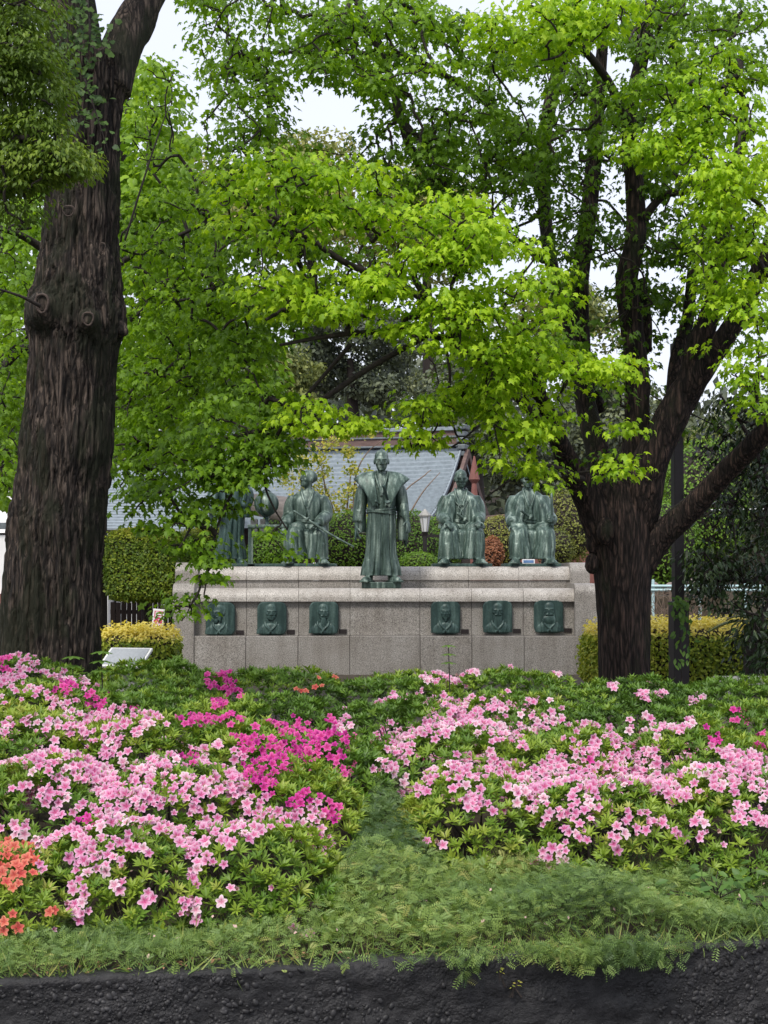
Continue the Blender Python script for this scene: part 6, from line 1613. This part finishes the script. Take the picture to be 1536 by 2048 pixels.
# ------------------------------------------------------------------ weeds on the bank
def frond(n, seed):
    r = np.random.default_rng(seed); V, T = [], []
    bend = .28
    for k in range(n):
        y = .12 + .85 * k / (n - 1); z = -bend * y * y; L = .34 * math.sin(math.pi * (.22 + .62 * k / n)) + .05
        for s in (-1, 1):
            b = len(V); V += [(0, y - .06, z), (s * L, y + .10, z - .02), (s * L * .35, y + .12, z + .03)]; T += [(b, b + 1, b + 2)]
    b = len(V); V += [(-.008, 0, 0), (.008, 0, 0), (0, .97, -bend)]; T += [(b, b + 1, b + 2)]
    return np.array(V), T
FR = [frond(5, 1), frond(6, 2)]
n = 62000
x = RNG.uniform(-2.6, 3.0, n); y = wall_d(x) + RNG.uniform(.06, 2.2, n)
ib = np.zeros(n)
for i in range(len(B)):
    q = ((x - B[i, 0]) / B[i, 2]) ** 2 + ((y - B[i, 1]) / B[i, 3]) ** 2; ib = np.maximum(ib, (q < .72))
edge = y - wall_d(x)
dens = np.where(ib > 0, 0, 1) * np.clip(.30 + edge * 2.6 + (x > .25) * .6, 0, 1) * np.clip(1.5 * fbm(np.stack([x * 2.2, y * 2.2, 0 * x], 1), 3) + .25, .2, 1)
dens = np.where((x > .45) & (x < .72) & (edge < .16), dens * .3, dens)
keep = RNG.random(n) < dens; x, y = x[keep], y[keep]; n = len(x)
gz = ground(x, y); hill = .03 + .27 * np.clip(fbm(np.stack([x * 1.9, y * 1.9, 0 * x + 3], 1), 3) - .22, 0, 1) + .38 * np.exp(-((x - .02) / .20) ** 2 - ((y - 9.9) / .75) ** 2) + .20 * np.exp(-((x - 1.05) / .45) ** 2 - ((y - 8.62) / .28) ** 2) + .14 * np.exp(-((x + .1) / .3) ** 2 - ((y - 8.9) / .5) ** 2)
z = gz + hill * RNG.random(n) ** .6
pos = np.stack([x, y, z], 1)
tip = np.stack([RNG.normal(size=n) * .8, -.35 + RNG.normal(size=n) * .6, .45 + RNG.random(n) * .7], 1); nn = np.array((0, -.3, .8)) + RNG.normal(size=(n, 3)) * .4
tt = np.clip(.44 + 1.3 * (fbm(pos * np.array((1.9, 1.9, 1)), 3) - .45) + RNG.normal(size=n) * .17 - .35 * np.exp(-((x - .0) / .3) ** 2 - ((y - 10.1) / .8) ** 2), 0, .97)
# trailing fronds over the wall edge
m = 1500; u = np.concatenate([RNG.normal(.98, .17, m // 2), RNG.normal(1.25, .14, m // 4), RNG.normal(.42, .07, m // 10), RNG.uniform(-1, 2.4, m - m // 2 - m // 4 - m // 10)])
dz = RNG.random(m) ** 1.3 * (.03 + .13 * np.exp(-((u - 1.02) / .22) ** 2) + .09 * np.exp(-((u - 1.4) / .12) ** 2) + .13 * np.exp(-((u - .40) / .05) ** 2)) * (.5 + fbm(np.stack([u * 7, 0 * u, 0 * u], 1), 2)); ev = np.stack([u, wall_d(u) - .02 - RNG.random(m) ** 2 * .16, -.37 - dz + .05 * RNG.random(m)], 1)
pos = np.vstack([pos, ev]); tip = np.vstack([tip, np.stack([RNG.normal(size=m) * .9, -.6 + RNG.normal(size=m) * .5, -.15 + RNG.normal(size=m) * .6], 1)]); nn = np.vstack([nn, np.array((0, -.5, .7)) + RNG.normal(size=(m, 3)) * .6]); tt = np.concatenate([tt, np.clip(.44 + 1.3 * (fbm(ev * np.array((2.5, 1, 4)), 3) - .45) + RNG.normal(size=m) * .2, 0, .97)])
n = len(pos); kk = RNG.integers(0, 2, n); Vs, Ts, Ti, o = [], [], [], 0; R = orient(nn, tip); sz = RNG.uniform(.024, .062, n)
for k in range(2):
    m_ = kk == k; V, T, ti = scatter(*FR[k], pos[m_], R[m_], sz[m_], tt[m_]); Vs.append(V); Ts.append(T + o); Ti.append(ti); o += len(V)
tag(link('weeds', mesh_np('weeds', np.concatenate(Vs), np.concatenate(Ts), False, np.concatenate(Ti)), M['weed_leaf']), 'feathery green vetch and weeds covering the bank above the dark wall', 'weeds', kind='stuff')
# grass blades
n = 5200; x = RNG.uniform(-2.5, 3.0, n); y = wall_d(x) + .04 + RNG.random(n) ** 1.4 * 1.8; gz = ground(x, y)
BLD = (np.array([(-.03, 0, 0), (.03, 0, 0), (.02, .55, .04), (-.02, .55, .04), (0, 1, .18)]), [(0, 1, 2), (0, 2, 3), (3, 2, 4)])
tip = np.stack([RNG.normal(size=n) * .6, RNG.normal(size=n) * .5 - .2, np.full(n, .8)], 1); V, T, ti = scatter(*BLD, np.stack([x, y, gz - .01], 1), orient(RNG.normal(size=(n, 3)) + np.array((0, -.8, .3)), tip), RNG.uniform(.05, .16, n), np.clip(RNG.normal(.6, .22, n), 0, 1))
tag(link('grass', mesh_np('grass', V, T, False, ti), M['weed_leaf']), 'thin grass blades growing among the weeds on the bank', 'grass', kind='stuff')
# pink petals dropped on the weeds
n = 170; x = RNG.uniform(-2.2, 2.6, n); y = wall_d(x) + RNG.uniform(.1, 1.6, n); V, T, ti = scatter(*LEAF2, np.stack([x, y, ground(x, y) + RNG.uniform(.03, .14, n)], 1), orient(RNG.normal(size=(n, 3)) * .5 + np.array((0, -.5, .8)), RNG.normal(size=(n, 3))), RNG.uniform(.015, .032, n))
tag(link('fallen_petals', mesh_np('fallen_petals', V, T), plain('old_petal', (.50, .34, .30), .7, .4, 40)), 'faded fallen azalea petals and dry bits scattered over the weeds', 'petals', kind='stuff')
# broad leaved weeds
def leafy(name, label, px, py, d, n, sz, spread, m='broad_leaf', tmpl=OVAL, h=.25, cat='plant', base=None):
    c = at(px, py, d); gz = float(ground(c[0], c[1])) if base is None else base
    t = thing(name, label, cat, (c[0], c[1], gz)); g = Geo(); pos = []
    for k in range(n):
        e = c + RNG.normal(size=3) * np.array((spread, spread * .6, spread * .6)); e[2] = max(e[2], gz + .03)
        if k % 3 == 0: g.tube([(c[0] + RNG.normal() * .05, c[1], gz), (np.array((c[0], c[1], gz)) + e) / 2 + (0, 0, .03), e], [.005, .004, .002], 5, 3)
        pos.append(e)
    pos = np.array(pos); R = orient(np.array((0, -.55, .7)) + RNG.normal(size=(n, 3)) * .35, np.stack([RNG.normal(size=n), -.4 + RNG.normal(size=n) * .5, -.25 + RNG.normal(size=n) * .3], 1))
    V, T, ti = scatter(*tmpl, pos, R, RNG.uniform(.7, 1.2, n) * sz, RNG.random(n)); stuffpart(wpart('leaves', V, T, M[m], t, False, ti)); gpart('stems', g, M['broad_leaf'] if False else M['twig_bark'], t)
leafy('broad_leaved_weed', 'broad leaved green weed on the bank at the lower right edge', 1430, 1815, 9.15, 150, .075, .16)
leafy('broad_leaved_weed', 'broad leaved weed creeping at the foot of the right azaleas near the edge', 1500, 1760, 9.5, 80, .06, .12)
leafy('wall_seedling', 'upper tiny yellow green seedling growing on the dark wall face', 1002, 1940, 8.33, 9, .022, .018, 'yellow_leaf', h=.03, base=-.55)
leafy('wall_seedling', 'lower tiny yellow green seedling growing on the dark wall face', 1031, 1967, 8.34, 7, .018, .014, 'yellow_leaf', h=.03, base=-.6)
leafy('fern', 'small dark fern under the right azaleas beside the hollow', 1250, 1690, 9.6, 26, .10, .07, 'weed_leaf', FR[0])
def seedling(label, px, py, d, r, ztop):
    c = at(px, py, d); t = thing('tree_seedling', label, 'seedling', (c[0], c[1], ground(c[0], c[1])))
    gpart('stem', Geo().tube([(c[0], c[1], float(ground(c[0], c[1]))), (c[0] + .01, c[1], c[2] * .5), c], [.008, .006, .004], 6, 4), M['twig_bark'], t)
    pos, R_, ti_ = [], [], []
    for lev in range(3):
        for k in range(8):
            a = k * .785 + lev; hd = np.array((math.cos(a), math.sin(a), -.25 + .1 * lev)); pos.append(c - np.array((0, 0, .07 * lev))); R_.append((hd, np.array((0, 0, 1.0)) + hd * .2)); ti_.append(.6 + .4 * random.random())
    R = orient(np.array([q[1] for q in R_]), np.array([q[0] for q in R_])); V, T, ti = scatter(*OVAL, np.array(pos), R, np.full(len(pos), r), np.array(ti_)); stuffpart(wpart('leaves', V, T, M['broad_leaf'], t, False, ti))
seedling('yellow green seedling with a whorl of leaves against the granite below the standing statue', 897, 1290, 14.1, .075, 0)
seedling('dark stemmed seedling in front of the ginkgo foot', 145, 1312, 13.2, .10, 0)
seedling('tall dark stemmed seedling in front of the information panel', 203, 1302, 13.0, .10, 0)
